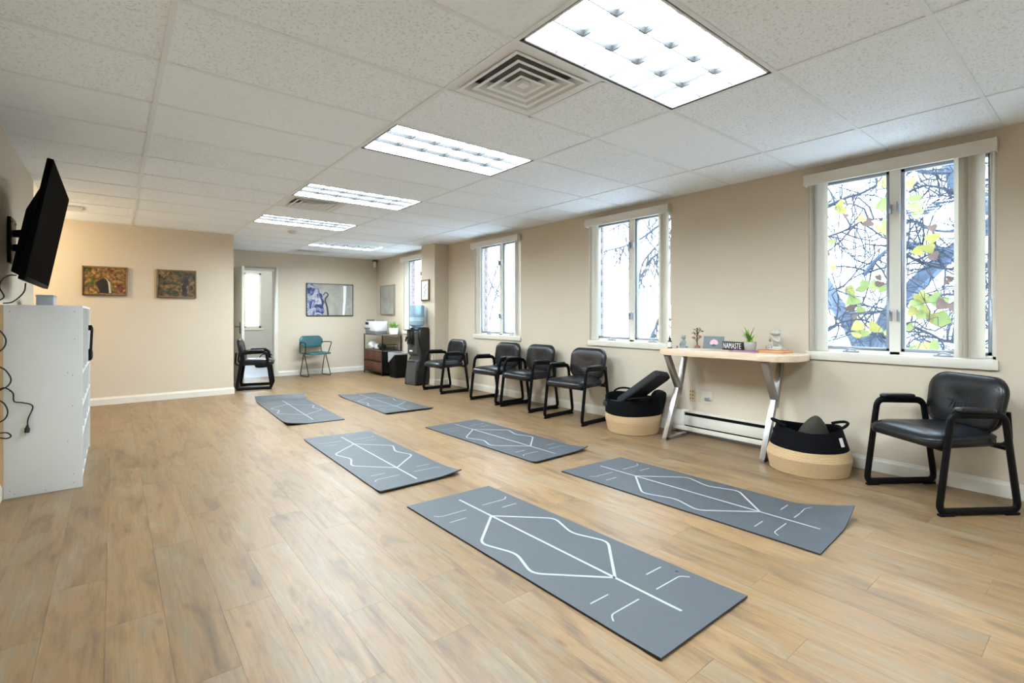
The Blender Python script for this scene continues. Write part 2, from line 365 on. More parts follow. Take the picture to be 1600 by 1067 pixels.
def pad(outline, prof):
    """cushion: outline in xy, prof = [(inset, z)...] from bottom to top"""
    rings = []
    cx = sum(p[0] for p in outline)/len(outline); cy = sum(p[1] for p in outline)/len(outline)
    for ins, z in prof:
        ring = []
        for x, y in outline:
            d = Vector((x-cx, y-cy)); l = d.length; k = max(0.0, (l-ins)/l); ring.append(Vector((cx+d.x*k, cy+d.y*k, z)))
        rings.append(ring)
    return MB().rings(rings)
def fillet(pts, r, n=5, closed=False):
    pts = [Vector(p) for p in pts]; out = []; m = len(pts)
    for i, p in enumerate(pts):
        if not closed and i in (0, m-1): out.append(p); continue
        a = (pts[i-1]-p); b = (pts[(i+1) % m]-p); rr = min(r, a.length*0.45, b.length*0.45)
        p0 = p + a.normalized()*rr; p1 = p + b.normalized()*rr
        for k in range(n+1):
            t = k/n; out.append(p0*(1-t)**2 + p*2*t*(1-t) + p1*t*t)
    return out
def smooth_path(pts, n=6):
    pts = [Vector(p) for p in pts]; out = []
    for i in range(len(pts)-1):
        p0 = pts[max(i-1, 0)]; p1 = pts[i]; p2 = pts[i+1]; p3 = pts[min(i+2, len(pts)-1)]
        for k in range(n):
            t = k/n
            out.append(0.5*((2*p1)+(p2-p0)*t+(2*p0-5*p1+4*p2-p3)*t*t+(3*p1-p0-3*p2+p3)*t**3))
    out.append(pts[-1]); return out
SY, CY = math.sin(YAW), math.cos(YAW)
def at_x(u, v, x):      # where a line of sight meets the plane X = x
    r = (u-800)/FPX; d = Vector((SY+r*CY, CY-r*SY, (HOR-v)/FPX)); return Vector((0, 0, EYE)) + d*(x/d.x)

# ------------------------------------------------------------------ the room shell
XL, XR, YF, YB, YN, HC = -0.575, 4.551, 8.54, 10.44, -2.3, 2.428
XC = 1.425                       # corner of the far wall where the alcove begins
XW0, XW1, XO = 4.551, 4.71, 4.82 # wall: inner face, brick leaf, outer face
WIN = [(-1.93, -0.79), (0.53, 1.665), (2.985, 4.125), (5.44, 6.605), (7.93, 9.13)]
WZ0, WZ1 = 0.885, 2.335

floor = struct(B(-2.6, XR, YN, YF, -0.15, -0.012).box(XC, XR, YF, YB+0.12, -0.15, -0.012).build('floor', 'vinyl_plank'), 'tan wood-look plank floor of the studio', 'floor')
# planks: 7 x 48 inch, staggered, running the length of the room
PW, PL = 0.1831, 1.2192
plank_cache = {}
def plank(x0, x1, y0, y1):
    w, l = round(x1-x0, 3), round(y1-y0, 3)
    if w < 0.012 or l < 0.02: return
    if (w, l) not in plank_cache:
        g = 0.0003
        plank_cache[(w, l)] = B(-w/2+g, w/2-g, -l/2+g, l/2-g, -0.012, 0.0).mesh('plank', 'vinyl_plank')
    obj('plank', plank_cache[(w, l)], floor, ((x0+x1)/2, (y0+y1)/2, 0))
rp = random.Random(3); x = XL; prev = 0
while x < XR-0.001:
    x1 = min(x+PW, XR); ylim = YB+0.10 if (x+x1)/2 > XC else YF
    off = (prev + rp.choice([0.36, 0.46, 0.55, 0.72, 0.83])) % PL; prev = off
    y = YN - off
    while y < ylim:
        plank(x, x1, max(y, YN), min(y+PL, ylim)); y += PL
    x = x1
B(-2.6, XL, 6.3, YF, -0.012, 0.0).build('hall_board', 'vinyl_plank', floor)

# ceiling: lay-in tiles in a white grid
GX0, GY0, T = 0.1876, 0.5026, 0.6096
ceil = struct(B(-2.6, XO, YN, YB+0.12, HC+0.11, HC+0.2).build('ceiling', 'ceil_grey'), 'suspended ceiling of white fissured tiles in a grid', 'ceiling')
colx = [XL] + [GX0+i*2*T for i in range(4)] + [XR]
rows = [YN] + [GY0+j*T for j in range(-4, 17)] + [YB]
LIGHTS = [(2, 1), (2, 4), (2, 7), (2, 10), (3, 13), (2, -2)]        # (column, row) of the troffers; last one added unseen to light the foreground
VENTS = [(2, 2), (2, 8), (3, 15)]                                  # square diffusers
tile_cache = {}
def tile(x0, x1, y0, y1, m):
    k = (round(x1-x0, 3), round(y1-y0, 3), m)
    if k[0] < 0.03 or k[1] < 0.03: return
    if k not in tile_cache: tile_cache[k] = B(-k[0]/2, k[0]/2, -k[1]/2, k[1]/2, 0.004, 0.02).mesh('ceiling_tile', m)
    obj('ceiling_tile', tile_cache[k], ceil, ((x0+x1)/2, (y0+y1)/2, HC))
rt = random.Random(11)
for ci in range(len(colx)-1):
    for ri in range(len(rows)-1):
        j = ri-5
        x0, x1, y0, y1 = colx[ci], colx[ci+1], rows[ri], rows[ri+1]
        if y0 > YF-0.02 and x1 < XC+0.1: continue
        if y0 < YF < y1 and x1 < XC+0.1: y1 = YF
        if (ci, j) in LIGHTS: continue
        m = 'plain_tile' if (j in (5, 9) and ci < 3) or rt.random() < 0.15 else 'fissured_tile'
        if (ci, j) in VENTS: x0 = x0+T
        tile(x0, x1, y0, y1, m)
for x in colx[1:-1]: B(x-0.012, x+0.012, YN, YB, HC-0.0005, HC+0.03).build('grid_bar', 'grid_white', ceil)
for y in rows[1:-1]: B(XL, XR, y-0.0115, y+0.0115, HC, HC+0.025).build('grid_bar', 'grid_white', ceil) if y < YF-0.02 else B(XC, XR, y-0.0115, y+0.0115, HC, HC+0.025).build('grid_bar', 'grid_white', ceil)
for (ci, j) in VENTS:
    x = colx[ci]+T; y = GY0+j*T; B(x-0.0115, x+0.0115, y, y+T, HC, HC+0.025).build('grid_bar', 'grid_white', ceil)
B(-2.6, XL, 6.3, YF, HC, HC+0.02).build('hall_ceiling_board', 'plain_tile', ceil)

# walls
wl = struct(B(XL-0.12, XL, YN, 6.3, 0, HC+0.11).build('wall_left', 'wall_paint'), 'beige painted wall behind the television', 'wall')
struct(B(-2.6, XL-0.12, 6.18, 6.3, 0, HC+0.11).build('wall_hall_near', 'wall_paint'), 'beige side wall of the hallway recess', 'wall')
struct(B(-2.72, -2.6, 6.18, YF+0.12, 0, HC+0.11).build('wall_hall_end', 'wall_paint'), 'beige end wall of the hallway recess', 'wall')
struct(B(-2.6, XC, YF, YF+0.12, 0, HC+0.11).build('wall_far', 'wall_paint'), 'beige far wall carrying two small framed pictures', 'wall')
struct(B(XC-0.12, XC, YF+0.12, YB, 0, HC+0.11).build('wall_alcove', 'wall_paint'), 'beige return wall of the alcove behind the far wall', 'wall')
struct(B(XL-0.12, XO, YN-0.12, YN, 0, HC+0.11).build('wall_near', 'wall_paint'), 'beige wall behind the photographer', 'wall')
DX0, DX1, DZ = 1.58, 2.445, 2.07
struct(B(XC-0.12, DX0, YB, YB+0.12, 0, HC+0.11).box(DX1, XO, YB, YB+0.12, 0, HC+0.11).box(DX0, DX1, YB, YB+0.12, DZ, HC+0.11).build('wall_back', 'wall_paint'), 'beige back wall with the doorway and the large abstract picture', 'wall')
ys = [YN]+[v for w in WIN for v in w]+[YB+0.12]
wr = MB(); wb = MB()
for i in range(0, len(ys), 2):
    wr.box(XW0, XW1, ys[i], ys[i+1], 0, HC+0.11); wb.box(XW1, XO, ys[i], ys[i+1], -3.0, HC+0.8)
for a, b in WIN:
    for z0, z1, zb0, zb1 in ((0, WZ0, -3.0, WZ0), (WZ1, HC+0.11, WZ1, HC+0.8)):
        wr.box(XW0, XW1, a, b, z0, z1); wb.box(XW1, XO, a, b, zb0, zb1)
wallr = struct(wr.build('wall_right', 'wall_paint'), 'beige window wall along the right side', 'wall')
wb.build('mortar_leaf', 'mortar', wallr)
brick_me = B(-0.052, 0.052, -0.006, 0.012, -0.0285, 0.0285).mesh('brick', 'brick_red', bevel=0.003)
brick_half = B(-0.022, 0.022, -0.006, 0.012, -0.0285, 0.0285).mesh('brick', 'brick_red', bevel=0.003)
for a, b in WIN[1:]:
    for k in range(21):
        z = WZ0+0.034+k*0.0677
        if k % 2: obj('brick', brick_me, wallr, (4.766, b-0.004, z))
        else:
            obj('brick', brick_half, wallr, (4.736, b-0.004, z)); obj('brick', brick_half, wallr, (4.792, b-0.004, z))
struct(B(4.279, XW0, 7.41, 7.868, 0, HC+0.11).build('wall_pillar', 'wall_paint'), 'beige boxed pillar between the third and fourth windows', 'pillar')

# baseboards: body with a rounded cap
def baseboard(name, a, b, nrm, label):
    a, b = Vector((*a, 0)), Vector((*b, 0)); n = Vector((*nrm, 0)); m = MB()
    prof = [(0, 0.0), (0.014, 0.0), (0.014, 0.078), (0.008, 0.092), (0.006, 0.104), (0, 0.104)]
    vs = [p+n*d+Vector((0, 0, z)) for p in (a, b) for d, z in prof]; k = len(prof)
    m.add(vs, [(i, (i+1) % k, k+(i+1) % k, k+i) for i in range(k)]+[tuple(range(k-1, -1, -1)), tuple(range(k, 2*k))])
    return struct(m.build(name, 'trim_paint'), label, 'baseboard')
baseboard('baseboard_far', (-2.6, YF), (XC, YF), (0, -1), 'cream baseboard along the far wall under the pictures')
baseboard('baseboard_back', (DX1+0.07, YB), (XR, YB), (0, -1), 'cream baseboard on the back wall behind the teal chair')
baseboard('baseboard_right', (XR, YN), (XR, 1.55), (-1, 0), 'cream baseboard under the nearest window')
baseboard('baseboard_middle', (XR, 2.93), (XR, 7.41), (-1, 0), 'cream baseboard behind the row of chairs')
baseboard('baseboard_corner', (XR, 7.868), (XR, YB), (-1, 0), 'cream baseboard behind the dresser')
baseboard('baseboard_pillar', (4.279, 7.41), (XR, 7.41), (0, -1), 'cream baseboard on the near face of the pillar')
baseboard('baseboard_pillar_side', (4.279, 7.396), (4.279, 7.868), (-1, 0), 'cream baseboard on the side face of the pillar')
baseboard('baseboard_left', (XL, YN), (XL, 6.3), (1, 0), 'cream baseboard under the television')
baseboard('baseboard_alcove', (XC, YF), (XC, YB), (1, 0), 'cream baseboard beside the open door')

# doorway, its casing, the open door
tr = MB().box(DX1, DX1+0.065, YB-0.018, YB, 0, DZ+0.065).box(DX0-0.065, DX1, YB-0.018, YB, DZ, DZ+0.065).box(DX0-0.065, DX0, YB-0.018, YB, 0, DZ)
tr.box(DX1-0.012, DX1, YB, YB+0.12, 0, DZ).box(DX0, DX0+0.012, YB, YB+0.12, 0, DZ).box(DX0, DX1, YB, YB+0.12, DZ-0.012, DZ)
struct(tr.build('trim_1', 'trim_paint', bevel=0.003), 'cream casing around the back doorway', 'door frame')
dr = thing('door_1', 'cream door standing open at the back doorway, behind the lone black chair', 'door', (1.60, 10.41, 0), 0); dr['kind'] = 'structure'
dang = math.atan2(9.556-10.41, 1.741-1.60)
dr.rotation_euler.z = dang
MB().box(0, 0.86, -0.02, 0.02, 0.012, 2.05).build('leaf', 'door_paint', dr, bevel=0.003)
h = MB().box(0.77, 0.815, -0.028, -0.02, 0.88, 1.08).build('handle_plate', 'steel_dark', dr, bevel=0.003)
MB().tube(fillet([(0.792, -0.028, 1.0), (0.792, -0.07, 1.0), (0.69, -0.07, 1.0)], 0.02), 0.009, 8).build('lever', 'steel_dark', h, smooth=True)
MB().box(0.77, 0.815, 0.02, 0.028, 0.88, 1.08).tube(fillet([(0.792, 0.028, 1.0), (0.792, 0.07, 1.0), (0.69, 0.07, 1.0)], 0.02), 0.009, 8).build('handle_plate', 'steel_dark', dr)
for z in (0.25, 1.05, 1.85): MB().tube([(0.0, -0.026, z-0.045), (0.0, -0.026, z+0.045)], 0.008, 8).build('hinge', 'steel_dark', dr, smooth=True)

# the room beyond the doorway
NY = 14.7; nwx0, nwx1 = 2.30, 3.12
nm = MB().box(-0.2, nwx0, NY, NY+0.12, 0, 2.6).box(nwx1, 6.0, NY, NY+0.12, 0, 2.6).box(nwx0, nwx1, NY, NY+0.12, 0, 0.86).box(nwx0, nwx1, NY, NY+0.12, 2.35, 2.6)
struct(nm.build('wall_next_room_back', 'next_room_paint'), 'grey-green wall of the room seen through the doorway', 'wall')
struct(B(4.0, 4.12, YB+0.12, NY, 0, 2.6).build('wall_next_room_right', 'next_room_paint'), 'right side wall of the room beyond the doorway', 'wall')
struct(B(-0.2, -0.08, YB+0.12, NY, 0, 2.6).build('wall_next_room_left', 'next_room_paint'), 'left side wall of the room beyond the doorway', 'wall')
struct(B(-0.2, 4.12, YB+0.12, NY, -0.1, 0).build('floor_next_room', 'next_floor'), 'pale blue-grey floor of the room beyond the doorway', 'floor')
struct(B(-0.2, 4.12, YB+0.12, NY+0.12, 2.6, 2.7).build('ceiling_next_room', 'ceil_grey'), 'ceiling of the room beyond the doorway', 'ceiling')

# windows in the right wall
def window(n, a, b, label):
    w = thing('window_%d' % n, label, 'window', (XW0, (a+b)/2, WZ0)); w['kind'] = 'structure'
    h = (b-a)/2; H = WZ1-WZ0; f0, f1 = 0.098, 0.157    # sash plane relative to the inner wall face
    fr = MB()
    for y0, y1, z0, z1 in ((-h, -h+0.03, 0, H), (h-0.03, h, 0, H), (-h, h, H-0.03, H), (-h, h, 0, 0.032), (-0.034, 0.034, 0, H)): fr.box(f0-0.008, f1, y0, y1, z0, z1)
    fr.build('window_frame', 'sash_paint', w, bevel=0.003)
    MB().box(0.0005, f0, -h+0.0005, h-0.0005, 0.0, 0.010).build('stool', 'sash_paint', w)
    MB().box(-0.022, 0.004, -h-0.012, h+0.012, -0.056, 0.010).build('apron', 'trim_paint', w, bevel=0.003)
    for sgn in (-1, 1):
        y0, y1 = (0.036, h-0.032) if sgn > 0 else (-h+0.032, -0.036)
        s = MB(); t = 0.022
        for p in ((y0, y0+t, 0.034, H-0.032), (y1-t, y1, 0.034, H-0.032), (y0, y1, 0.034, 0.034+t), (y0, y1, H-0.032-t, H-0.032)): s.box(f0+0.012, f0+0.05, *p)
        so = s.build('sash', 'grey_alu', w, bevel=0.002)
        MB().box(f0+0.028, f0+0.033, y0+t, y1-t, 0.034+t, H-0.032-t).build('pane', 'window_glass', so)
        c = MB().box(f0-0.03, f0-0.006, (y0+y1)/2-0.055, (y0+y1)/2+0.055, 0.0105, 0.024)
        co = c.build('crank_base', 'grey_alu', w, bevel=0.004)
        MB().tube(smooth_path([(f0-0.03, (y0+y1)/2+0.03, 0.024), (f0-0.045, (y0+y1)/2, 0.040), (f0-0.045, (y0+y1)/2-0.045, 0.030)]), 0.006, 6).build('crank_handle', 'grey_alu', co, smooth=True)
        for z in (0.30, 1.12):
            MB().box(f0-0.03, f0-0.008, 0.024*sgn-0.008, 0.024*sgn+0.008, z-0.035, z+0.035).tube([(f0-0.028, 0.024*sgn, z), (f0-0.045, 0.024*sgn, z+0.05)], 0.005, 6).build('latch', 'grey_alu', w)
    return w
window(6, *WIN[0], 'two-pane window added unseen beside the photographer to light the foreground')  # added window out of view, lets daylight into the foreground
window(1, *WIN[1], 'two-pane window with tree branches outside, nearest the camera')
window(2, *WIN[2], 'two-pane window behind the left end of the console table')
window(3, *WIN[3], 'two-pane window above the pair of black chairs')
window(4, *WIN[4], 'window half hidden by the pillar behind the water cooler')
def blind(a, b, left, right, label):
    t = thing('vertical_blind', label, 'blind', (XW0, (a+b)/2, WZ0), 0, 'vertical blinds drawn open at the windows')
    h = (b-a)/2
    v = MB().box(-0.075, -0.065, -h-0.012, h+0.012, 1.383, 1.472).box(-0.065, -0.0005, -h-0.012, -h-0.004, 1.383, 1.472).box(-0.065, -0.0005, h+0.004, h+0.012, 1.383, 1.472).box(-0.065, -0.0005, -h-0.004, h+0.004, 1.464, 1.472)
    v.build('valance', 'trim_paint', t, bevel=0.002)
    MB().box(0.03, 0.065, -h+0.004, h-0.004, 1.42, 1.448).build('headrail', 'sash_paint', t)
    me = MB()
    ring = []
    for i in range(7):
        u = (i/6-0.5)*0.082; ring.append((u, 0.004*math.cos(i/6*PI*1.0-PI/2)-0.0))
    vs = [(u, y+d, z) for z in (0.016, 1.418) for d in (0, 0.0012) for u, y in ring]
    fs = []
    for i in range(6):
        fs += [(i, i+1, 14+i+1, 14+i), (7+i, 7+14+i, 7+14+i+1, 7+i+1), (i, 7+i, 8+i, i+1), (14+i, 14+i+1, 21+i+1, 21+i)]
    fs += [(0, 14, 21, 7), (6, 13, 27, 20)]
    vm = MB().add(vs, fs).mesh('vane', 'blind_vane', smooth=True)
    for k, y in enumerate(left): obj('vane', vm, t, (0.047, y, 0), (0, 0, R(-46+4*((k*37) % 5-2))))
    for k, y in enumerate(right): obj('vane', vm, t, (0.047, y, 0), (0, 0, R(-48+9*((k*29) % 5-2))))
    MB().tube([(0.03, -h+0.03, 1.42), (0.024, -h+0.022, 0.75), (0.026, -h+0.022, 0.42)], 0.005, 6).build('wand', 'sash_paint', t, smooth=True)
    return t
BL = ['open vertical blind with cream valance at the nearest window', 'open vertical blind with cream valance at the window left of the table', 'open vertical blind with cream valance at the window above the chairs', 'open vertical blind with cream valance at the window behind the pillar']
for (a, b), lab in zip(WIN[1:], BL):
    h = (b-a)/2
    nv = 0.0
    blind(a, b, [h-0.036-i*0.018 for i in range(4 if a < 1 else 2)], [-h+0.097+i*0.021 for i in range(5)] if a < 1 else [-h+0.10+i*0.018 for i in range(3)], lab)
# window of the next room with its own half drawn blind
w5 = thing('window_5', 'bright window of the room seen through the back doorway', 'window', ((nwx0+nwx1)/2, NY, 0.86)); w5['kind'] = 'structure'
hh = (nwx1-nwx0)/2
fr = MB()
for x0, x1, z0, z1 in ((-hh, -hh+0.05, 0, 1.49), (hh-0.05, hh, 0, 1.49), (-hh, hh, 0, 0.05), (-hh, hh, 1.44, 1.49), (-0.03, 0.03, 0, 1.49)): fr.box(x0, x1, 0.04, 0.10, z0, z1)
fr.build('window_frame', 'sash_paint', w5); MB().box(-hh-0.04, hh+0.04, -0.03, 0.04, -0.05, 0.0).build('sill', 'sash_paint', w5)
for s in (-1, 1): MB().box(min(s*0.03, s*(hh-0.05)), max(s*0.03, s*(hh-0.05)), 0.065, 0.070, 0.05, 1.44).build('pane', 'window_glass', w5)

# ------------------------------------------------------------------ outdoors
struct(B(4.9, 140, -90, 120, -3.3, -3.0).build('ground', 'field'), 'pale ground outside the windows', 'ground')

# ------------------------------------------------------------------ ceiling fixtures
def troffer(ci, j, label):
    x0, x1 = colx[ci], colx[ci+1]; y0 = GY0+j*T; y1 = y0+T
    t = thing('ceiling_light', label, 'ceiling light', ((x0+x1)/2, (y0+y1)/2, HC), 0, 'recessed fluorescent ceiling lights')
    w, d = (x1-x0)/2-0.012, T/2-0.012
    MB().box(-w, -w+0.006, -d, d, 0.002, 0.09).box(w-0.006, w, -d, d, 0.002, 0.09).box(-w, w, -d, -d+0.006, 0.002, 0.09).box(-w, w, d-0.006, d, 0.002, 0.09).box(-w, w, -d, d, 0.088, 0.094).build('housing', 'fixture_gap_shade', t)
    w2, d2 = w-0.012, d-0.012; fw = 0.010
    MB().box(-w2, -w2+fw, -d2, d2, 0.003, 0.028).box(w2-fw, w2, -d2, d2, 0.003, 0.028).box(-w2, w2, -d2, -d2+fw, 0.003, 0.028).box(-w2, w2, d2-fw, d2, 0.003, 0.028).build('frame', 'fixture_white', t)
    MB().box(-w2+0.002, w2-0.002, -d2+0.002, d2-0.002, 0.030, 0.034).build('lamp_panel', 'lamp_glow', t)
    for i in range(1, 6):
        x = -w2+2*w2*i/6; MB().add([(x-0.0025, -d2, 0.004), (x+0.0025, -d2, 0.004), (x+0.008, -d2, 0.029), (x-0.008, -d2, 0.029), (x-0.0025, d2, 0.004), (x+0.0025, d2, 0.004), (x+0.012, d2, 0.029), (x-0.012, d2, 0.029)], [(3,2,1,0),(4,5,6,7),(0,1,5,4),(1,2,6,5),(2,3,7,6),(3,0,4,7)]).build('louver_blade', 'louver_alu', t)
    for i in range(1, 3):
        y = -d2+2*d2*i/3; MB().add([(-w2, y-0.0025, 0.004), (-w2, y+0.0025, 0.004), (-w2, y+0.012, 0.029), (-w2, y-0.012, 0.029), (w2, y-0.0025, 0.004), (w2, y+0.0025, 0.004), (w2, y+0.012, 0.029), (w2, y-0.012, 0.029)], [(3,2,1,0),(4,5,6,7),(0,1,5,4),(1,2,6,5),(2,3,7,6),(3,0,4,7)]).build('louver_blade', 'louver_alu', t)
TL = ['bright louvered ceiling light nearest the camera, beside the large diffuser', 'bright ceiling light second from the camera', 'bright ceiling light third from the camera, touching a small diffuser', 'bright ceiling light fourth from the camera, left above the alcove entrance', 'farthest ceiling light, above the alcove by the back wall', 'ceiling light added unseen behind the photographer to light the foreground']
for (ci, j), lab in zip(LIGHTS, TL): troffer(ci, j, lab)
def diffuser(ci, j, label):
    x0 = colx[ci]; y0 = GY0+j*T; t = thing('air_diffuser', label, 'air vent', (x0+T/2, y0+T/2, HC), 0, 'square ceiling air diffusers')
    k = T/2-0.013
    MB().box(-k, k, -k, k, 0.06, 0.065).build('backing', 'vent_dark', t)
    def ringm(r0, z0, r1, z1, th=0.003):
        m = MB(); q = []
        for r, z in ((r0, z0), (r1, z1), (r1-0.004, z1+th), (r0-0.004, z0+th)): q.append([Vector((sx*r, sy*r, z)) for sx, sy in ((-1,-1),(1,-1),(1,1),(-1,1))])
        vs = [p for r in q for p in r]; fs = []
        for i in range(4):
            for s in range(4): a, b2 = i, (i+1) % 4; fs.append((a*4+s, a*4+(s+1) % 4, b2*4+(s+1) % 4, b2*4+s))
        return m.add(vs, fs)
    ringm(k, 0.002, k-0.05, 0.002).build('rim', 'vent_white', t)
    for i, r in enumerate((0.235, 0.180, 0.125, 0.070)): ringm(r+0.017, -0.005, r-0.004, -0.004).add(*(lambda q: (q.v, q.f))(ringm(r, -0.004, r-0.042, 0.030))).build('cone_ring', 'vent_white', t)
    MB().box(-0.026, 0.026, -0.026, 0.026, -0.004, 0.02).build('center_cone', 'vent_white', t)
DL = ['large square stepped air diffuser beside the nearest ceiling light', 'square air diffuser beside the third ceiling light', 'farthest air diffuser, against the back wall ceiling']
for (ci, j), lab in zip(VENTS, DL): diffuser(ci, j, lab)
t = thing('smoke_detector', 'small round beige smoke detector on the ceiling past the fourth light', 'smoke detector', (2.03, 7.63, HC))
MB().lathe([(0.055, 0.001), (0.055, -0.012), (0.048, -0.030), (0.02, -0.034)], 20).build('cover', 'outlet_cream', t, smooth=True)
MB().lathe([(0.062, 0.003), (0.062, -0.006)], 20).build('base_ring', 'vent_white', t)
t = thing('motion_sensor', 'small white motion sensor high in the back corner', 'sensor', (4.50, 10.40, 2.33), R(-45))
MB().box(-0.03, 0.03, -0.03, 0.02, -0.07, 0.05).build('sensor_body', 'fixture_white', t, bevel=0.012)
MB().box(-0.02, 0.02, -0.034, -0.028, -0.05, -0.005).build('lens', 'paper', t)
MB().box(-0.045, 0.045, -0.03, 0.03, 0.062, 0.092).build('bracket', 'steel_dark', t); MB().box(-0.012, 0.012, -0.01, 0.015, 0.05, 0.062).build('stem', 'fixture_white', t)
t = thing('ceiling_grille', 'small white grille on the ceiling above the television', 'air vent', (-0.37, 7.58, HC))
MB().box(-0.09, 0.09, -0.15, 0.15, -0.006, 0.0).build('rim', 'vent_white', t)
for i in range(7): MB().box(-0.07, 0.07, -0.125+i*0.04, -0.105+i*0.04, -0.012, -0.006).build('slat', 'vent_white', t)

# ------------------------------------------------------------------ yoga mats
def mat_lines():
    """alignment print in mat coordinates: x across, y along (far end positive)"""
    c = [[(0, 0.79), (0, -0.78)]]
    hexr = fillet([(0, 0.455), (0.262, 0.2), (0.19, 0.0), (0.262, -0.19), (0, -0.45)], 0.05)
    c += [[tuple(p[:2]) for p in hexr], [(-p[0], p[1]) for p in hexr]]
    thin = []
    for sx in (-1, 1):
        for sy in (-1, 1):
            thin += [[(sx*0.13, sy*0.52), (sx*0.24, sy*0.52)], [tuple(p[:2]) for p in fillet([(sx*0.06, sy*0.622), (sx*0.235, sy*0.622), (sx*0.262, sy*0.655)], 0.03)]]
    return c, thin
def yoga_mat(corners, curls, label, hole=None):
    """corners FL, FR, NR, NL on the floor; curls = list of (kind, strength)"""
    FL, FR, NR, NL = [Vector((*c, 0)) for c in corners]
    ctr = (FL+FR+NR+NL)/4
    t = thing('yoga_mat', label, 'yoga mat', ctr, 0, 'grey yoga mats laid out in two rows')
    nx, ny = 14, 36; TH = 0.008
    def height(a, b):      # a across 0..1, b along 0 near ..1 far
        z = 0.001
        for kind, s, ext in curls:
            if kind == 'far': d = max(0, (b-(1-ext))/ext); z += s*d*d
            if kind == 'near': d = max(0, ((ext)-b)/ext); z += s*d*d
            if kind == 'NR': d = max(0, 1-math.hypot((1-a)/ext, b/(ext*0.55))); z += s*d**1.3
            if kind == 'NL': d = max(0, 1-math.hypot(a/ext, b/(ext*0.4))); z += s*d**1.5
            if kind == 'FR': d = max(0, 1-math.hypot((1-a)/ext, (1-b)/(ext*0.4))); z += s*d**1.5
            if kind == 'FL': d = max(0, 1-math.hypot(a/ext, (1-b)/(ext*0.4))); z += s*d**1.5
        return z
    def P(a, b, dz=0.0):
        p = NL.lerp(NR, a).lerp(FL.lerp(FR, a), b) - ctr
        z = height(a, b)
        return Vector((p.x, p.y, z+dz))
    m = MB(); vs = []; fs = []
    for dz in (0, TH):
        for j in range(ny+1):
            for i in range(nx+1): vs.append(P(i/nx, j/ny, dz))
    n1 = (nx+1)*(ny+1); idx = lambda i, j, k: k*n1+j*(nx+1)+i
    for j in range(ny):
        for i in range(nx):
            fs.append((idx(i, j, 1), idx(i+1, j, 1), idx(i+1, j+1, 1), idx(i, j+1, 1))); fs.append((idx(i, j, 0), idx(i, j+1, 0), idx(i+1, j+1, 0), idx(i+1, j, 0)))
    nt = len(fs)
    for j in range(ny): fs.append((idx(0, j, 0), idx(0, j, 1), idx(0, j+1, 1), idx(0, j+1, 0))); fs.append((idx(nx, j, 0), idx(nx, j+1, 0), idx(nx, j+1, 1), idx(nx, j, 1)))
    for i in range(nx): fs.append((idx(i, 0, 0), idx(i+1, 0, 0), idx(i+1, 0, 1), idx(i, 0, 1))); fs.append((idx(i, ny, 0), idx(i, ny, 1), idx(i+1, ny, 1), idx(i+1, ny, 0)))
    me = bpy.data.meshes.new('sheet'); me.from_pydata([tuple(v) for v in vs], [], fs); me.materials.append(MATS['mat_grey']); me.materials.append(MATS['mat_edge'])
    for k, p in enumerate(me.polygons): p.material_index = 0 if (k < nt and k % 2 == 0) else 1
    me.shade_smooth(); me.set_sharp_from_angle(angle=R(40)); obj('sheet', me, t)
    L = ((FL+FR)/2-(NL+NR)/2).length; W = ((FR+NR)/2-(FL+NL)/2).length; sc = min(1.0, (L-0.08)/1.66)
    thick, thin = mat_lines()
    def strip(path, w):
        pts = []
        for (x0, y0), (x1, y1) in zip(path, path[1:]):
            k = max(1, int(math.hypot(x1-x0, y1-y0)/0.05))
            pts += [(x0+(x1-x0)*i/k, y0+(y1-y0)*i/k) for i in range(k)]
        pts.append(path[-1]); vs = []; fs = []
        for i, (x, y) in enumerate(pts):
            a = pts[max(i-1, 0)]; b = pts[min(i+1, len(pts)-1)]; dx, dy = b[0]-a[0], b[1]-a[1]; l = math.hypot(dx, dy) or 1
            px_, py_ = -dy/l*w/2, dx/l*w/2
            for s in (1, -1):
                xx, yy = (x+s*px_), (y+s*py_)*sc
                vs.append(P(0.5+xx/W, 0.5+yy/L, TH+0.0008))
            if i: fs.append((2*i-2, 2*i-1, 2*i+1, 2*i))
        return MB().add(vs, fs)
    for p in thick: strip(p, 0.0135).build('printed_line', 'mat_print', t)
    for p in thin: strip(p, 0.0065).build('printed_tick', 'mat_print', t)
    if hole:
        c = P(*hole, TH+0.0006); MB().lathe([(0.009, 0), (0.006, 0.0012)], 10, c).build('black_spot', 'leather_seam', t)
    return t
yoga_mat([(1.417, 2.793), (2.029, 2.772), (2.077, 0.994), (1.465, 0.999)], [('near', 0.004, 0.1)], 'nearest grey yoga mat, lying flat in the middle foreground', (0.93, 0.17))
yoga_mat([(2.655, 2.690), (3.300, 2.640), (3.365, 0.985), (2.73, 0.945)], [('NR', 0.075, 0.36)], 'grey yoga mat with curled ribbed corner, nearest the right-hand chair')
yoga_mat([(1.415, 4.918), (2.041, 4.846), (2.030, 3.118), (1.387, 3.113)], [('near', 0.012, 0.06), ('NR', 0.02, 0.3), ('far', 0.008, 0.05)], 'grey yoga mat in the middle of the left row')
yoga_mat([(2.575, 4.66), (3.214, 4.64), (3.262, 2.972), (2.64, 2.961)], [('near', 0.012, 0.06), ('NR', 0.02, 0.25)], 'grey yoga mat in the middle of the right row, before the chairs')
yoga_mat([(1.53, 7.60), (2.141, 7.443), (2.058, 5.60), (1.461, 5.654)], [('far', 0.06, 0.09), ('NL', 0.03, 0.4)], 'farthest left yoga mat with its far edge turned up')
yoga_mat([(2.59, 7.30), (3.150, 7.255), (3.183, 5.54), (2.554, 5.567)], [('near', 0.014, 0.07), ('FL', 0.02, 0.4)], 'farthest grey yoga mat of the right row, near the water cooler')

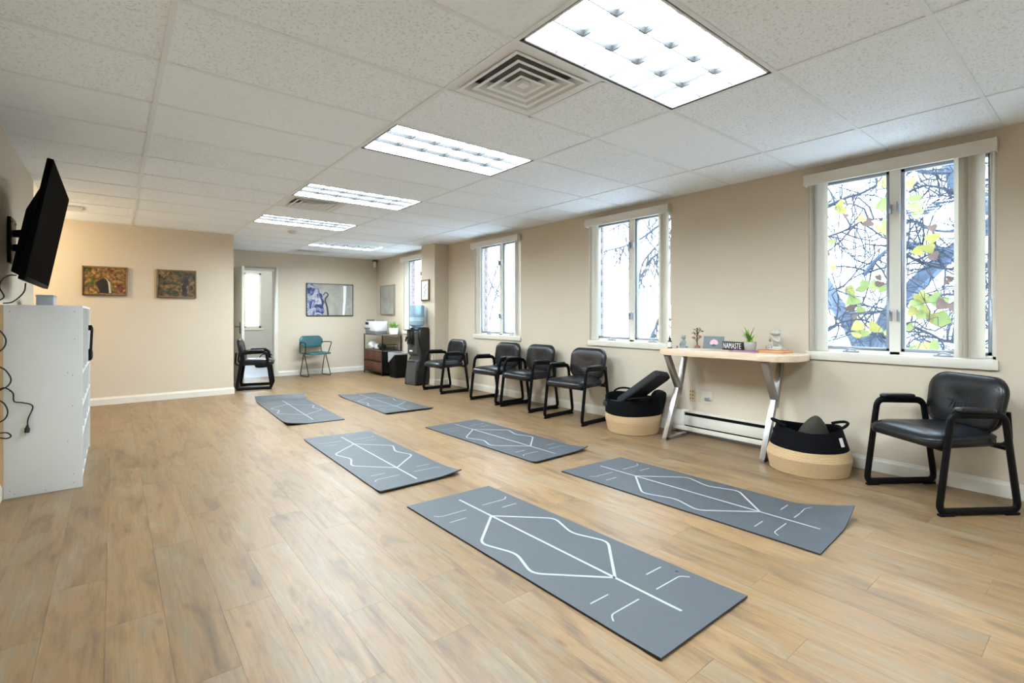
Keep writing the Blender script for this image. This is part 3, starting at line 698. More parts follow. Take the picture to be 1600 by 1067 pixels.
# ------------------------------------------------------------------ guest chairs
def guest_chair(label, loc, rz):
    t = thing('guest_chair', label, 'chair', loc, rz, 'black padded guest chairs')
    for s in (-1, 1):
        x = s*0.275
        loop = fillet([(x, -0.255, 0.0255), (x, -0.175, 0.604), (x, 0.165, 0.594), (x, 0.25, 0.0255)], 0.055, 6, True)
        fo = MB().tube(loop, 0.02, 10, True, flat=(1.0, 0.55), up=None).xf(lambda v: v)
        # flat oval tube: wide in the plane of the loop
        fo = MB(); m = len(loop); vs = []; fs = []; n = 10
        for i, p in enumerate(loop):
            d = (loop[(i+1) % m]-loop[i-1]).normalized(); q = Vector((1, 0, 0)).cross(d).normalized()
            for k in range(n):
                a = 2*PI*k/n; vs.append(p+q*math.cos(a)*0.0235+Vector((1, 0, 0))*math.sin(a)*0.013)
        for i in range(m):
            for k in range(n): fs.append((i*n+k, i*n+(k+1) % n, ((i+1) % m)*n+(k+1) % n, ((i+1) % m)*n+k))
        f = fo.add(vs, fs).build('side_frame', 'black_metal', t, smooth=True)
        for y in (-0.21, 0.205): MB().box(x-0.014, x+0.014, y-0.045, y+0.045, 0.0005, 0.016).build('foot_glide', 'black_plastic', f, bevel=0.004)
        ap = pad(rrect(0.056, 0.25, 0.026), [(0.014, 0), (0.002, 0.004), (0.0, 0.012), (0.003, 0.020), (0.012, 0.026), (0.022, 0.028)])
        ap.xf(lambda v: Vector((v.x+x, v.y-0.025, v.z+0.614-0.02*(v.y)))).build('arm_pad', 'leather', t, smooth=True, ang=60)
        jb = fillet([(s*0.205, 0.0, 0.405), (s*0.205, 0.245, 0.400), (s*0.205, 0.275, 0.43), (s*0.205, 0.262, 0.60)], 0.05, 5)
        MB().tube(jb, 0.012, 8, flat=(1.0, 1.5), up=(0, 0.02, 1) if False else None).build('seat_rail', 'black_metal', t, smooth=True)
    for y in (-0.205, 0.196): MB().tube([(-0.275, y, 0.388), (0.275, y, 0.388)], 0.011, 8).build('cross_tube', 'black_metal', t, smooth=True)
    # seat cushion
    out = rrect(0.505, 0.50, 0.10, 8)
    sp = [(0.03, 0.0), (0.008, 0.006), (0.0, 0.022), (0.002, 0.040), (0.014, 0.056), (0.05, 0.066), (0.11, 0.071), (0.17, 0.068), (0.22, 0.066)]
    def sb(v):
        y = v.y; z = v.z
        dome = 0.012*max(0, 1-(v.x/0.25)**2)
        if y < -0.12: dome -= 0.5*(y+0.12)**2*2.2
        k = 1.0 + (0.06 if y < 0 else -0.10*(y/0.25))
        return Vector((v.x*k, y-0.03, 0.392+z*1.2+dome*min(1, z/0.05)))
    st = pad(out, sp).xf(sb).build('seat', 'leather', t, smooth=True, ang=70)
    ring = [sb(Vector((p[0]*0.995, p[1]*0.995, 0.044)))+Vector((0, 0, 0.002)) for p in out]
    MB().tube(ring, 0.0035, 6, True).build('piping', 'leather', st, smooth=True)
    MB().ell(sb(Vector((0, 0.02, 0.069))), (0.008, 0.008, 0.004), 8, 5).build('button', 'leather_seam', st, smooth=True)
    # back cushion
    bo = rrect(0.500, 0.355, 0.115, 8)
    bp = [(0.05, 0.0), (0.012, 0.006), (0.0, 0.020), (0.0, 0.044), (0.012, 0.060), (0.045, 0.070), (0.10, 0.074), (0.16, 0.071), (0.19, 0.069)]
    def bb(v):   # pad plane -> leaning back rest: pad x across, pad y up, pad z towards the sitter
        d = v.z; w = v.x*(1+0.08*v.y/0.19*0.5)
        y = 0.275-0.03*math.cos(0)+0.20*(v.y)*0.9-d - 0.30*(v.x**2)*1.0
        z = 0.632+v.y*0.985+0.17*d*0.3
        return Vector((w, y-0.0, z))
    bk = pad(bo, bp).xf(bb).build('backrest', 'leather', t, smooth=True, ang=70)
    MB().tube([bb(Vector((p[0]*0.99, p[1]*0.99, 0.048))) for p in bo], 0.0035, 6, True).build('piping', 'leather', bk, smooth=True)
    arc = [bb(Vector((x, 0.035-0.035*math.cos(x/0.225*PI/2)*1.0-0.01, 0.068-0.05*max(0, abs(x)-0.14)))) for x in [(-0.21+0.42*i/16) for i in range(17)]]
    MB().tube(arc, 0.004, 6).build('seam', 'leather_seam', bk, smooth=True)
    for i in range(7):
        x = -0.06+0.02*i; MB().tube([bb(Vector((x, -0.012, 0.0715))), bb(Vector((x*1.3, -0.055, 0.0725)))], 0.002, 5).build('pleat', 'leather_seam', bk, smooth=True)
    return t
guest = guest_chair('black leather guest chair below the tree window, apart from the others', (4.175, 0.765, 0), R(-125.4))
def place(label, loc, deg):
    c = copy_tree(guest); c['label'] = label; c.location = loc; c.rotation_euler = (0, 0, R(deg)); return c
place('black guest chair beside the basket holding the grey bolster', (4.145, 3.945, 0), -86)
place('black guest chair second from the basket, arm touching its neighbour', (4.195, 4.845, 0), -89)
place('black guest chair third from the basket, under the third window', (4.185, 5.525, 0), -87.5)
place('black guest chair beside the pillar and water cooler', (4.115, 6.775, 0), -91)
place('lone black guest chair facing right by the open door', (1.83, 9.03, 0), 74)

# teal stacking chair
def teal_chair():
    t = thing('stacking_chair', 'teal vinyl stacking chair with thin wire legs against the back wall', 'chair', (3.115, 10.07, 0), R(10))
    for s in (-1, 1):
        x = s*0.225
        lg = fillet([(x*0.97, 0.02, 0.455), (x, -0.185, 0.010), (x, 0.175, 0.010), (x*0.97, 0.04, 0.455)], 0.05, 5)
        MB().tube(lg, 0.008, 8).build('leg', 'black_metal', t, smooth=True)
        ar = fillet([(s*0.20, 0.175, 0.655), (s*0.265, 0.10, 0.668), (s*0.27, -0.135, 0.668), (s*0.235, -0.06, 0.44)], 0.035, 5)
        MB().tube(ar, 0.008, 8).build('arm', 'black_metal', t, smooth=True)
        MB().tube(fillet([(s*0.225, -0.02, 0.44), (s*0.225, 0.19, 0.46), (s*0.215, 0.215, 0.70)], 0.05, 5), 0.008, 8).build('back_post', 'black_metal', t, smooth=True)
    so = [(-0.235, -0.20), (-0.15, -0.235), (0.15, -0.235), (0.235, -0.20), (0.235, 0.06), (0.19, 0.19), (-0.19, 0.19), (-0.235, 0.06)]
    so = [tuple(p[:2]) for p in fillet(so, 0.04, 4, True)]
    pad(so, [(0.03, 0), (0.005, 0.006), (0, 0.018), (0.006, 0.030), (0.05, 0.038), (0.12, 0.034)]).xf(lambda v: Vector((v.x, v.y, v.z+0.435-(0.12*(v.y+0.14)**2*6 if v.y < -0.14 else 0)))).build('seat', 'teal_vinyl', t, smooth=True, ang=60)
    bo = [(-0.245, 0.0), (-0.19, -0.105), (0.19, -0.105), (0.245, 0.0), (0.245, 0.05), (0.19, 0.125), (-0.19, 0.125), (-0.245, 0.05)]
    bo = [tuple(p[:2]) for p in fillet(bo, 0.05, 4, True)]
    pad(bo, [(0.03, 0), (0.005, 0.006), (0, 0.016), (0.006, 0.028), (0.05, 0.036), (0.12, 0.036)]).xf(lambda v: Vector((v.x, 0.215-v.z+v.y*0.18-0.5*v.x**2, 0.665+v.y))).build('backrest', 'teal_vinyl', t, smooth=True, ang=60)
teal_chair()

# ------------------------------------------------------------------ console table and what stands on it
TZ = 0.877
tb = thing('console_table', 'console table with pale wood top and steel legs between the baskets', 'table', (4.30, 2.22, 0))
out = []
topo = [(-0.20, 0.61), (-0.205, 0.30), (-0.19, 0.0), (-0.20, -0.30), (-0.185, -0.50), (-0.10, -0.595), (0.10, -0.605), (0.215, -0.585), (0.215, 0.0), (0.215, 0.61)]
topo = [tuple(p[:2]) for p in fillet(topo, 0.05, 4, True)]
pad(topo, [(0.006, 0), (0.0, 0.006), (0.0, 0.054), (0.006, 0.060), (0.12, 0.060)]).xf(lambda v: v+Vector((0, 0, TZ-0.060))).build('table_top', 'top_wood', tb, smooth=True, ang=30)
for y in (0.545, -0.37):
    zt = TZ-0.061
    lf = thing('leg_frame', '', '', (0, 0, 0)); del lf['label']; del lf['category']; bpy.data.objects.remove(lf)
    def yp(x, z): return (x, y, z)
    J = (0.035, 0.475)
    f = MB().bar(yp(-0.175, 0.004), yp(J[0], J[1]+0.01), 0.045, 0.05, (1, 0, 0)).build('lower_leg', 'brushed_steel', tb, bevel=0.002)
    MB().bar(yp(-0.145, zt), yp(J[0]+0.008, J[1]), 0.045, 0.05, (1, 0, 0)).build('front_brace', 'brushed_steel', tb, bevel=0.002)
    MB().bar(yp(0.165, zt), yp(J[0]+0.01, J[1]-0.06), 0.045, 0.045, (1, 0, 0)).build('rear_brace', 'brushed_steel', tb, bevel=0.002)
    MB().box(-0.20, 0.17, y-0.0225, y+0.0225, 0.0005, 0.028).build('foot_bar', 'brushed_steel', tb, bevel=0.002)
    MB().box(-0.18, 0.19, y-0.0225, y+0.0225, zt-0.006, zt).build('top_plate', 'steel_dark', tb)

# dropper bottle
t = thing('dropper_bottle', 'small amber dropper bottle with pale label at the left table end', 'bottle', (4.20, 2.765, TZ))
MB().lathe([(0.020, 0), (0.021, 0.004), (0.021, 0.062), (0.017, 0.072), (0.009, 0.078), (0.009, 0.086)], 18).build('bottle_body', 'amber_glass', t, smooth=True)
MB().lathe([(0.0215, 0.010), (0.0215, 0.060)], 18).build('paper_band', 'paper_label', t, smooth=True)
MB().lathe([(0.011, 0.084), (0.011, 0.098), (0.006, 0.100), (0.006, 0.118), (0.003, 0.124)], 14).build('dropper_cap', 'black_rubber', t, smooth=True)
# pebble
tag(MB().ell((0, 0, 0.013), (0.012, 0.011, 0.013), 12, 8).xf(lambda v: Vector((v.x*(1+0.3*v.z*20*0.1), v.y, max(v.z, 0.0)))).build('pebble', 'pebble', None, (4.24, 2.71, TZ), smooth=True), 'tiny brown pebble between the dropper bottle and cat figurine', 'stone')

def fused(name, m, parent, mb, voxel, loc=None, label=None):
    o = mb.build(name, m, parent, loc, smooth=True, ang=180)
    r = o.modifiers.new('fuse', 'REMESH'); r.mode = 'VOXEL'; r.voxel_size = voxel; r.use_smooth_shade = True
    s = o.modifiers.new('soften', 'SMOOTH'); s.iterations = 3; s.factor = 0.5
    return o
# meditating cat figurine
t = thing('cat_figurine', 'grey meditating cat figurine beside the gemstone tree', 'figurine', (4.36, 2.715, TZ), R(-105))
m = MB().ell((0, 0, 0.050), (0.024, 0.020, 0.034)).ell((0, -0.002, 0.100), (0.025, 0.021, 0.020))
for s in (-1, 1):
    m.lathe([(0.010, 0), (0.0015, 0.020)], 8, (s*0.018, 0, 0.110))
    m.tube([(s*0.020, 0, 0.068), (s*0.030, -0.008, 0.045), (s*0.026, -0.024, 0.028)], 0.007, 8)
    m.tube([(s*0.012, 0, 0.022), (s*0.036, -0.012, 0.016), (s*0.008, -0.030, 0.014)], 0.010, 8)
fused('body', 'stone_grey', t, m, 0.0028)
MB().lathe([(0.034, 0.0005), (0.042, 0.006), (0.040, 0.014), (0.030, 0.018)], 20).build('base', 'stone_grey', t, smooth=True)
# gemstone tree
t = thing('gem_tree', 'small wire tree with red and brown gemstone leaves', 'ornament', (4.42, 2.605, TZ))
MB().lathe([(0.027, 0.0005), (0.029, 0.006), (0.026, 0.020), (0.010, 0.024)], 9).build('base', 'gem_red', t)
MB().tube(smooth_path([(0, 0, 0.02), (0.004, 0.003, 0.05), (-0.004, 0.0, 0.075), (0.002, 0.002, 0.12), (0, 0, 0.17)]), 0.005, 8).build('trunk', 'wire_brown', t, smooth=True)
rg = random.Random(5)
for i, (dx, dy, z, red) in enumerate([(0.0, 0.040, 0.095, 1), (0, 0.025, 0.105, 1), (0.0, -0.036, 0.108, 1), (0.01, -0.02, 0.12, 1), (-0.01, 0.018, 0.135, 0), (0, 0.040, 0.148, 0), (0, -0.012, 0.150, 0), (0.005, -0.046, 0.168, 0), (0, 0.022, 0.172, 0), (0, -0.030, 0.175, 0), (0, 0.0, 0.185, 0), (0.0, -0.015, 0.190, 0)]):
    br = MB().tube(smooth_path([(0, 0, z-0.04), (dx*0.5, dy*0.5, z-0.015), (dx, dy, z)], 4), 0.0022, 5).build('branch', 'wire_brown', t, smooth=True)
    g = MB()
    for k in range(7):
        c = (dx+rg.uniform(-.013, .013), dy+rg.uniform(-.014, .014), z+rg.uniform(-.009, .010)); q = rg.uniform(0.004, 0.0065)
        g.ell(c, (q, q*0.8, q*0.7), 5, 3, Euler((rg.random()*3, rg.random()*3, 0)).to_matrix())
    g.build('gem_leaves', 'gem_red' if red else 'gem_dark', br)
# lotus card
t = thing('lotus_card', 'grey picture card of a pink lotus leaning behind white papers', 'picture card', (4.44, 2.455, TZ+0.0012), R(-80))
lean = Matrix.Rotation(R(-14), 4, 'X')
MB().box(-0.095, 0.095, 0, 0.004, 0, 0.118, lean).build('panel', 'card_grey', t)
fl = MB()
for i in range(9):
    a = R(-80+20*i); l = 0.054-0.010*abs(i-4)/4; w = 0.014
    ux, uz = math.sin(a), math.cos(a)
    q = [(0, 0), (ux*l*0.5-uz*w, uz*l*0.5+ux*w), (ux*l, uz*l), (ux*l*0.5+uz*w, uz*l*0.5-ux*w)]
    fl.add([lean @ Vector((p[0]+0.005, -0.001-0.0003*i, p[1]*0.95+0.045)) for p in q], [(0, 1, 2, 3)])
fl.build('lotus_print', 'petal_pink', t)
MB().add([lean @ Vector((0.005+math.cos(2*PI*i/14)*0.028, -0.0006, 0.036+math.sin(2*PI*i/14)*0.016)) for i in range(14)], [tuple(range(14))]).build('leaf_print', 'leaf_dark', t)
MB().box(-0.02, 0.02, 0.028, 0.031, 0.0, 0.055).build('easel_foot', 'card_grey', t)
# white papers
t = tag(MB().box(-0.09, 0.09, -0.15, 0.15, 0, 0.0012).build('paper_sheet', 'paper', None, (4.27, 2.55, TZ+0.0002), (0, 0, R(12))), 'white paper sheet lying under the lotus card', 'paper')
# NAMASTE sign
def text_mesh(body, size, depth):
    cu = bpy.data.curves.new('txt', 'FONT'); cu.body = body; cu.size = size; cu.extrude = depth; cu.align_x = 'CENTER'; cu.align_y = 'CENTER'; cu.space_character = 1.08
    ob = bpy.data.objects.new('txt', cu); COL.objects.link(ob); dg = bpy.context.evaluated_depsgraph_get()
    me = bpy.data.meshes.new_from_object(ob.evaluated_get(dg)); bpy.data.objects.remove(ob); return me
t = thing('word_block', 'black block sign with white letters reading NAMASTE', 'sign', (4.37, 2.232, TZ+0.0005), R(-95))
MB().box(-0.098, 0.098, 0, 0.038, 0, 0.078).build('block', 'sign_black', t, bevel=0.002)
tm = text_mesh('NAMASTE', 0.05, 0.001); tm.materials.append(MATS['sign_white'])
to = obj('lettering', tm, t, (-0.002, -0.0012, 0.038), (R(90), 0, 0)); to.scale = (0.74, 1.45, 1)
# purple book, plant
tag(MB().box(-0.075, 0.075, -0.11, 0.11, 0, 0.008).build('purple_booklet', 'book_purple', None, (4.29, 2.08, TZ+0.0004), (0, 0, R(8)), bevel=0.002), 'thin purple booklet under the grey plant pot', 'booklet')
t = thing('potted_plant', 'green spiky houseplant in a round grey pot on the table', 'plant', (4.30, 2.035, TZ+0.0088))
MB().lathe([(0.036, 0), (0.040, 0.004), (0.048, 0.040), (0.050, 0.072), (0.046, 0.078), (0.043, 0.074), (0.040, 0.066)], 24).build('pot', 'concrete_pot', t, smooth=True)
MB().lathe([(0.041, 0.064), (0.03, 0.068)], 16).build('soil', 'soil', t)
rl = random.Random(4)
def blade_leaf(L, w, a, tilt, droop, base, n=6):
    vs = []; fs = []; p = Vector(base); d = tilt
    for i in range(n+1):
        k = i/n; ww = w*math.sin(PI*min(0.96, 0.15+k*0.83)); dirv = Vector((math.sin(d)*math.cos(a), math.sin(d)*math.sin(a), math.cos(d)))
        sd = Vector((-math.sin(a), math.cos(a), 0)); nn = dirv.cross(sd)*0.25*ww
        vs += [p-sd*ww-nn, p, p+sd*ww-nn]; p = p+dirv*L/n; d += droop/n
        if i: b = 3*i; fs += [(b-3, b-2, b+1, b), (b-2, b-1, b+2, b+1)]
    return MB().add(vs, fs)
for i in range(20):
    tl = R(rl.uniform(6, 30)) if i < 12 else R(rl.uniform(35, 60))
    blade_leaf(rl.uniform(.09, .135), rl.uniform(.006, .010), rl.uniform(0, 2*PI), tl, R(rl.uniform(5, 45)), (rl.uniform(-.008, .008), rl.uniform(-.008, .008), 0.066+rl.uniform(0, 0.045))).build('leaf', 'leaf_light' if i % 3 == 0 else 'leaf_green', t, smooth=True)
for k in range(3): MB().lathe([(0.010, 0.064), (0.011, 0.080), (0.010, 0.096)], 10, (0.022*math.cos(k*2.1), 0.022*math.sin(k*2.1), 0)).build('stem', 'leaf_light', t, smooth=True)
# meditating frog statue on orange book
tag(MB().box(-0.085, 0.085, -0.11, 0.11, 0, 0.020).build('orange_book', 'book_orange', None, (4.395, 1.87, TZ+0.0004), (0, 0, R(-5)), bevel=0.003), 'orange book under the pale stone frog statue', 'book')
t = thing('frog_statue', 'pale stone frog statue sitting with folded hands on the orange book', 'figurine', (4.41, 1.865, TZ+0.021), R(-115))
m = MB().ell((0, 0.01, 0.075), (0.040, 0.034, 0.060)).ell((0, -0.012, 0.148), (0.054, 0.038, 0.026), 16, 10).ell((0, 0.0, 0.125), (0.03, 0.026, 0.03))
for s in (-1, 1):
    m.ell((s*0.030, -0.004, 0.172), (0.017, 0.016, 0.015))
    m.tube([(s*0.036, 0.005, 0.112), (s*0.050, -0.020, 0.075), (s*0.030, -0.045, 0.085), (s*0.006, -0.050, 0.112)], 0.010, 8)
    m.tube([(s*0.030, 0.01, 0.028), (s*0.082, -0.020, 0.020), (s*0.020, -0.055, 0.016)], 0.017, 8)
fused('body', 'stone_pale', t, m, 0.004)
MB().lathe([(0.082, 0.0), (0.088, 0.006), (0.084, 0.014)], 26, (0, -0.005, 0), 1, 0.72).build('plinth', 'stone_pale', t, smooth=True)

# ------------------------------------------------------------------ rope baskets
def basket(label, loc, rz, r0, r1, r2, H, split, squash, lean, contents=None):
    t = thing('rope_basket', label, 'basket', loc, rz, 'two-tone cotton rope baskets')
    def coil(z0, z1, name, m, wall):
        pr = []; n = max(4, int(round((z1-z0)/0.011)))
        def rad(z):
            k = z/H; base = r0+(r1-r0)*min(1, k/0.35) if k < 0.35 else r1+(r2-r1)*(k-0.35)/0.65
            return base
        for i in range(n):
            za = z0+(z1-z0)*i/n; zb = z0+(z1-z0)*(i+1)/n
            for q in (0.05, 0.3, 0.5, 0.7, 0.95):
                z = za+(zb-za)*q; pr.append((rad(z)+0.0035*math.sin(PI*q), z))
        inner = [(r-0.010, z) for r, z in reversed(pr[::5])]
        return MB().lathe(pr+inner, 40, (0, 0, 0), 1, squash).xf(lambda v: Vector((v.x*(1+0.025*math.sin(3*math.atan2(v.y, v.x)+lean)), v.y*(1+0.03*math.sin(2*math.atan2(v.y, v.x)+lean)), v.z+0.018*math.sin(2*math.atan2(v.y, v.x)+lean)*(v.z/H)**2))).build(name, m, t, smooth=True, ang=80)
    lo = coil(0.001, split, 'tan_coils', 'rope_tan', 0); up = coil(split, H, 'black_coils', 'rope_black', 0)
    MB().lathe([(0.01, 0.001), (r0-0.004, 0.001), (r0-0.004, 0.012), (0.01, 0.012)], 32, (0, 0, 0), 1, squash).build('bottom', 'rope_tan', t)
    for a in (0, PI):
        pts = []
        for i in range(9):
            b = a + (i/8-0.5)*0.95; k = math.sin(PI*i/8)
            pts.append((r2*math.cos(b)*(1+0.22*k), r2*squash*math.sin(b)*(1+0.22*k), H+0.010+0.030*k))
        MB().tube(pts, 0.011, 8).build('handle', 'rope_black', t, smooth=True)
    return t
b1 = basket('rope basket with grey bolster leaning out, left of the table', (4.215, 3.215, 0), R(55), 0.262, 0.290, 0.288, 0.350, 0.188, 0.97, 0.6)
b2 = basket('rope basket with olive cushion and white tag, right of the table', (4.205, 1.535, 0), R(128), 0.262, 0.286, 0.215, 0.335, 0.185, 0.97, 2.0)
MB().box(-0.018, 0.018, -0.001, 0.001, -0.032, 0.032).build('tag', 'white_tag', b2, (0.252*math.cos(R(127.5)), 0.252*0.97*math.sin(R(127.5)), 0.262), (R(18), 0, R(37.5)))
# contents: top-level
o = pad(rrect(0.25, 0.56, 0.04), [(0.03, 0), (0.004, 0.01), (0, 0.03), (0.0, 0.055), (0.006, 0.07), (0.05, 0.078)]).build('bolster', 'dark_fabric', None, (4.225, 3.075, 0.415), (R(38), R(-10), R(182)), smooth=True, ang=50)
tag(o, 'dark grey bolster leaning up out of the left basket', 'bolster')
o = pad(rrect(0.20, 0.34, 0.07), [(0.05, 0), (0.006, 0.015), (0, 0.05), (0.006, 0.09), (0.06, 0.11)]).build('black_cushion', 'black_fabric', None, (4.425, 3.02, 0.235), (R(76), R(0), R(185)), smooth=True, ang=50)
tag(o, 'black cushion behind the grey bolster in the left basket', 'cushion')
o = pad(rrect(0.26, 0.20, 0.05), [(0.03, 0), (0.004, 0.01), (0, 0.03), (0.005, 0.05), (0.04, 0.06)]).build('yoga_block', 'black_rubber', None, (4.11, 3.40, 0.235), (R(4), R(5), R(38)), smooth=True, ang=50)
tag(o, 'black yoga block lying inside the left basket', 'yoga block')
o = MB().ell((0, 0, 0), (0.115, 0.06, 0.15), 20, 12).xf(lambda v: Vector((v.x*(1-2.6*max(0, v.z)), v.y, v.z))).build('olive_cushion', 'olive_fabric', None, (4.30, 1.535, 0.255), (0, R(8), R(-50)), smooth=True, ang=180)
tag(o, 'dark olive cushion peeking out of the right basket', 'cushion')

# ------------------------------------------------------------------ heater and outlets under the table
t = thing('baseboard_heater', 'long cream baseboard heater on the wall behind the table', 'heater', (XR, 2.25, 0))
y0, y1 = -0.68, 0.66
MB().box(-0.03, -0.001, y0, y1, 0.035, 0.235).build('back_plate', 'trim_paint', t)
MB().add([(-0.058, y, z) if k == 0 else (-0.066, y, z) for k in (0,) for y in (y0, y1) for z in (0,)], []) if False else None
MB().box(-0.062, -0.052, y0, y1-0.12, 0.092, 0.188).build('front_panel', 'trim_paint', t, bevel=0.003)
MB().box(-0.062, -0.001, y0, y1-0.12, 0.218, 0.236).build('top_hood', 'trim_paint', t, bevel=0.003)
MB().box(-0.050, -0.030, y0, y1-0.12, 0.188, 0.218).build('outlet_slot', 'slot_dark', t)
MB().box(-0.070, -0.030, y0, y1, 0.036, 0.078).build('bottom_lip', 'trim_paint', t, bevel=0.004)
MB().box(-0.050, -0.030, y0, y1-0.12, 0.078, 0.092).build('inlet_slot', 'slot_dark', t)
MB().box(-0.066, -0.030, y1-0.12, y1, 0.080, 0.236).build('end_box', 'trim_paint', t, bevel=0.003)
MB().box(-0.020, -0.001, y0, y1, 0.0, 0.034).build('floor_strip', 'grey_alu', t)  # grey strip from the floor up to the heater
t = thing('wall_outlet', 'beige wall outlet plate under the left of the table', 'outlet', (XR, 2.742, 0.392))
MB().box(-0.006, -0.0005, -0.036, 0.036, -0.058, 0.058).build('plate', 'outlet_beige', t, bevel=0.002)
for z in (-0.036, 0, 0.036):
    for y in (-0.014, 0.014): MB().box(-0.0075, -0.0055, y-0.004, y+0.004, z-0.008, z+0.008).build('slot', 'wire_brown', t)
t = thing('thermostat', 'cream wall plate with grey knob, right of the outlet', 'switch plate', (XR, 2.578, 0.388))
MB().box(-0.006, -0.0005, -0.058, 0.058, -0.058, 0.058).build('plate', 'outlet_cream', t, bevel=0.002)
MB().box(-0.028, -0.006, -0.03, 0.012, -0.022, -0.002).tube([(-0.02, -0.03, -0.010), (-0.022, -0.055, -0.022)], 0.006, 6).build('knob', 'grey_alu', t, bevel=0.002)

# ------------------------------------------------------------------ pictures
def framed(name, label, loc, rz, w, h, fw, depth, frame, art, extra=None):
    t = thing(name, label, 'picture', loc, rz)
    f = MB()
    for x0, x1, z0, z1 in ((-w/2, -w/2+fw, -h/2, h/2), (w/2-fw, w/2, -h/2, h/2), (-w/2+fw, w/2-fw, -h/2, -h/2+fw), (-w/2+fw, w/2-fw, h/2-fw, h/2)): f.box(x0, x1, -depth, -0.001, z0, z1)
    f.build('frame', frame, t, bevel=0.002)
    c = MB().box(-w/2+fw, w/2-fw, -depth*0.7, -0.002, -h/2+fw, h/2-fw).build('canvas', art, t)
    if extra: extra(t, c, -depth*0.7-0.0006)
    return t
def flat(pts, y): return MB().add([(x, y, z) for x, z in pts], [tuple(range(len(pts)))])
def autumn(t, c, y):
    flat([(-0.10, -0.025), (-0.02, 0.04), (0.02, 0.01), (0.04, -0.16), (-0.055, -0.16), (-0.07, -0.10)], y).build('painted_shape', 'art_black', c)
    flat([(0.0, 0.05), (0.02, 0.02), (0.05, -0.02), (0.06, -0.16), (0.04, -0.16), (0.03, -0.02)], y-0.0004).build('painted_streak', 'stone_pale', c)
def garden(t, c, y):
    flat([(0.06, -0.165), (0.065, -0.10), (0.05, -0.03), (0.09, 0.02), (0.11, 0.10), (0.14, 0.09), (0.135, 0.0), (0.11, -0.05), (0.125, -0.10), (0.12, -0.165)], y).build('painted_shape', 'art_black', c)
framed('framed_picture', 'wood-framed autumn coloured abstract picture, nearer the television', (-0.088, YF, 1.654), 0, 0.47, 0.385, 0.02, 0.035, 'frame_wood', 'art_autumn', autumn)
framed('framed_picture', 'darker wood-framed garden picture, nearer the alcove corner', (0.703, YF, 1.646), 0, 0.475, 0.40, 0.02, 0.035, 'frame_wood', 'art_garden', garden)
def bluewhite(t, c, y):
    flat([(-0.47, -0.32), (-0.16, -0.32), (-0.12, -0.24), (-0.15, -0.12), (-0.10, -0.04), (-0.17, 0.03), (-0.14, 0.10), (-0.22, 0.14), (-0.24, 0.22), (-0.31, 0.26), (-0.33, 0.32), (-0.47, 0.32)], y-0.0005).build('blue_wash', 'art_blue', c)
    st = smooth_path([(-0.05, y-0.001, -0.32), (-0.07, y-0.001, -0.15), (-0.11, y-0.001, 0.0), (-0.05, y-0.001, 0.10), (-0.10, y-0.001, 0.15), (-0.15, y-0.001, 0.09)], 5)
    MB().tube(st, [0.022-0.0005*i for i in range(len(st))], 5, flat=(1, 0.08), up=(1, 0, 0)).build('black_stroke', 'art_black', c)
    flat([(0.25, -0.32), (0.30, -0.32), (0.325, 0.0), (0.34, 0.30), (0.27, 0.30), (0.275, 0.0)], y-0.0005).build('white_stroke', 'pot_white', c)
framed('abstract_picture', 'large blue and white abstract picture above the teal chair', (3.525, YB, 1.525), 0, 0.968, 0.665, 0.012, 0.035, 'frame_dark', 'art_pale', bluewhite)
framed('silver_canvas', 'plain silver-grey canvas on the right wall above the printer', (XR, 9.83, 1.53), R(-90), 0.66, 0.62, 0.012, 0.04, 'frame_silver', 'art_silver')
def sprig(t, c, y):
    for k, (x0, zz) in enumerate(((-0.0, 0.06), (0.01, -0.02), (-0.01, -0.09))):
        MB().tube(smooth_path([(x0-0.02, y-0.001, zz-0.04), (x0, y-0.001, zz), (x0+0.03, y-0.001, zz+0.05)], 3), 0.003, 4, flat=(1, 0.2)).build('drawn_stem', 'leaf_dark', c)
        for i in range(4):
            cx, cz = x0-0.03+0.02*i, zz-0.02+0.018*i
            flat([(cx+0.012*math.cos(2*PI*q/8), cz+0.008*math.sin(2*PI*q/8)) for q in range(8)], y-0.0012).build('drawn_leaf', 'leaf_dark', c)
framed('botanical_print', 'small wood-framed botanical print on the pillar', (4.279, 7.715, 1.64), R(-90), 0.29, 0.37, 0.025, 0.03, 'frame_wood', 'paper', sprig)
t = framed('next_room_picture', 'dark-framed picture on the wall of the room beyond the doorway', (3.56, NY, 1.52), 0, 0.32, 0.62, 0.03, 0.03, 'frame_dark', 'grey_box')
# bag shape made up for a black seat in the next room
t = thing('seat_stand_in', 'black bag shape standing in for a low seat in the room beyond the doorway', 'bag', (2.78, 12.6, 0), R(20))
pad(rrect(0.50, 0.26, 0.10), [(0.03, 0.001), (0.0, 0.03), (0, 0.13), (0.02, 0.18), (0.07, 0.21)]).build('stand_in_body', 'black_fabric', t, smooth=True, ang=60)
MB().tube(smooth_path([(-0.18, 0, 0.20), (-0.10, 0, 0.29), (0.10, 0, 0.29), (0.18, 0, 0.20)]), 0.012, 6).build('strap', 'black_fabric', t, smooth=True)

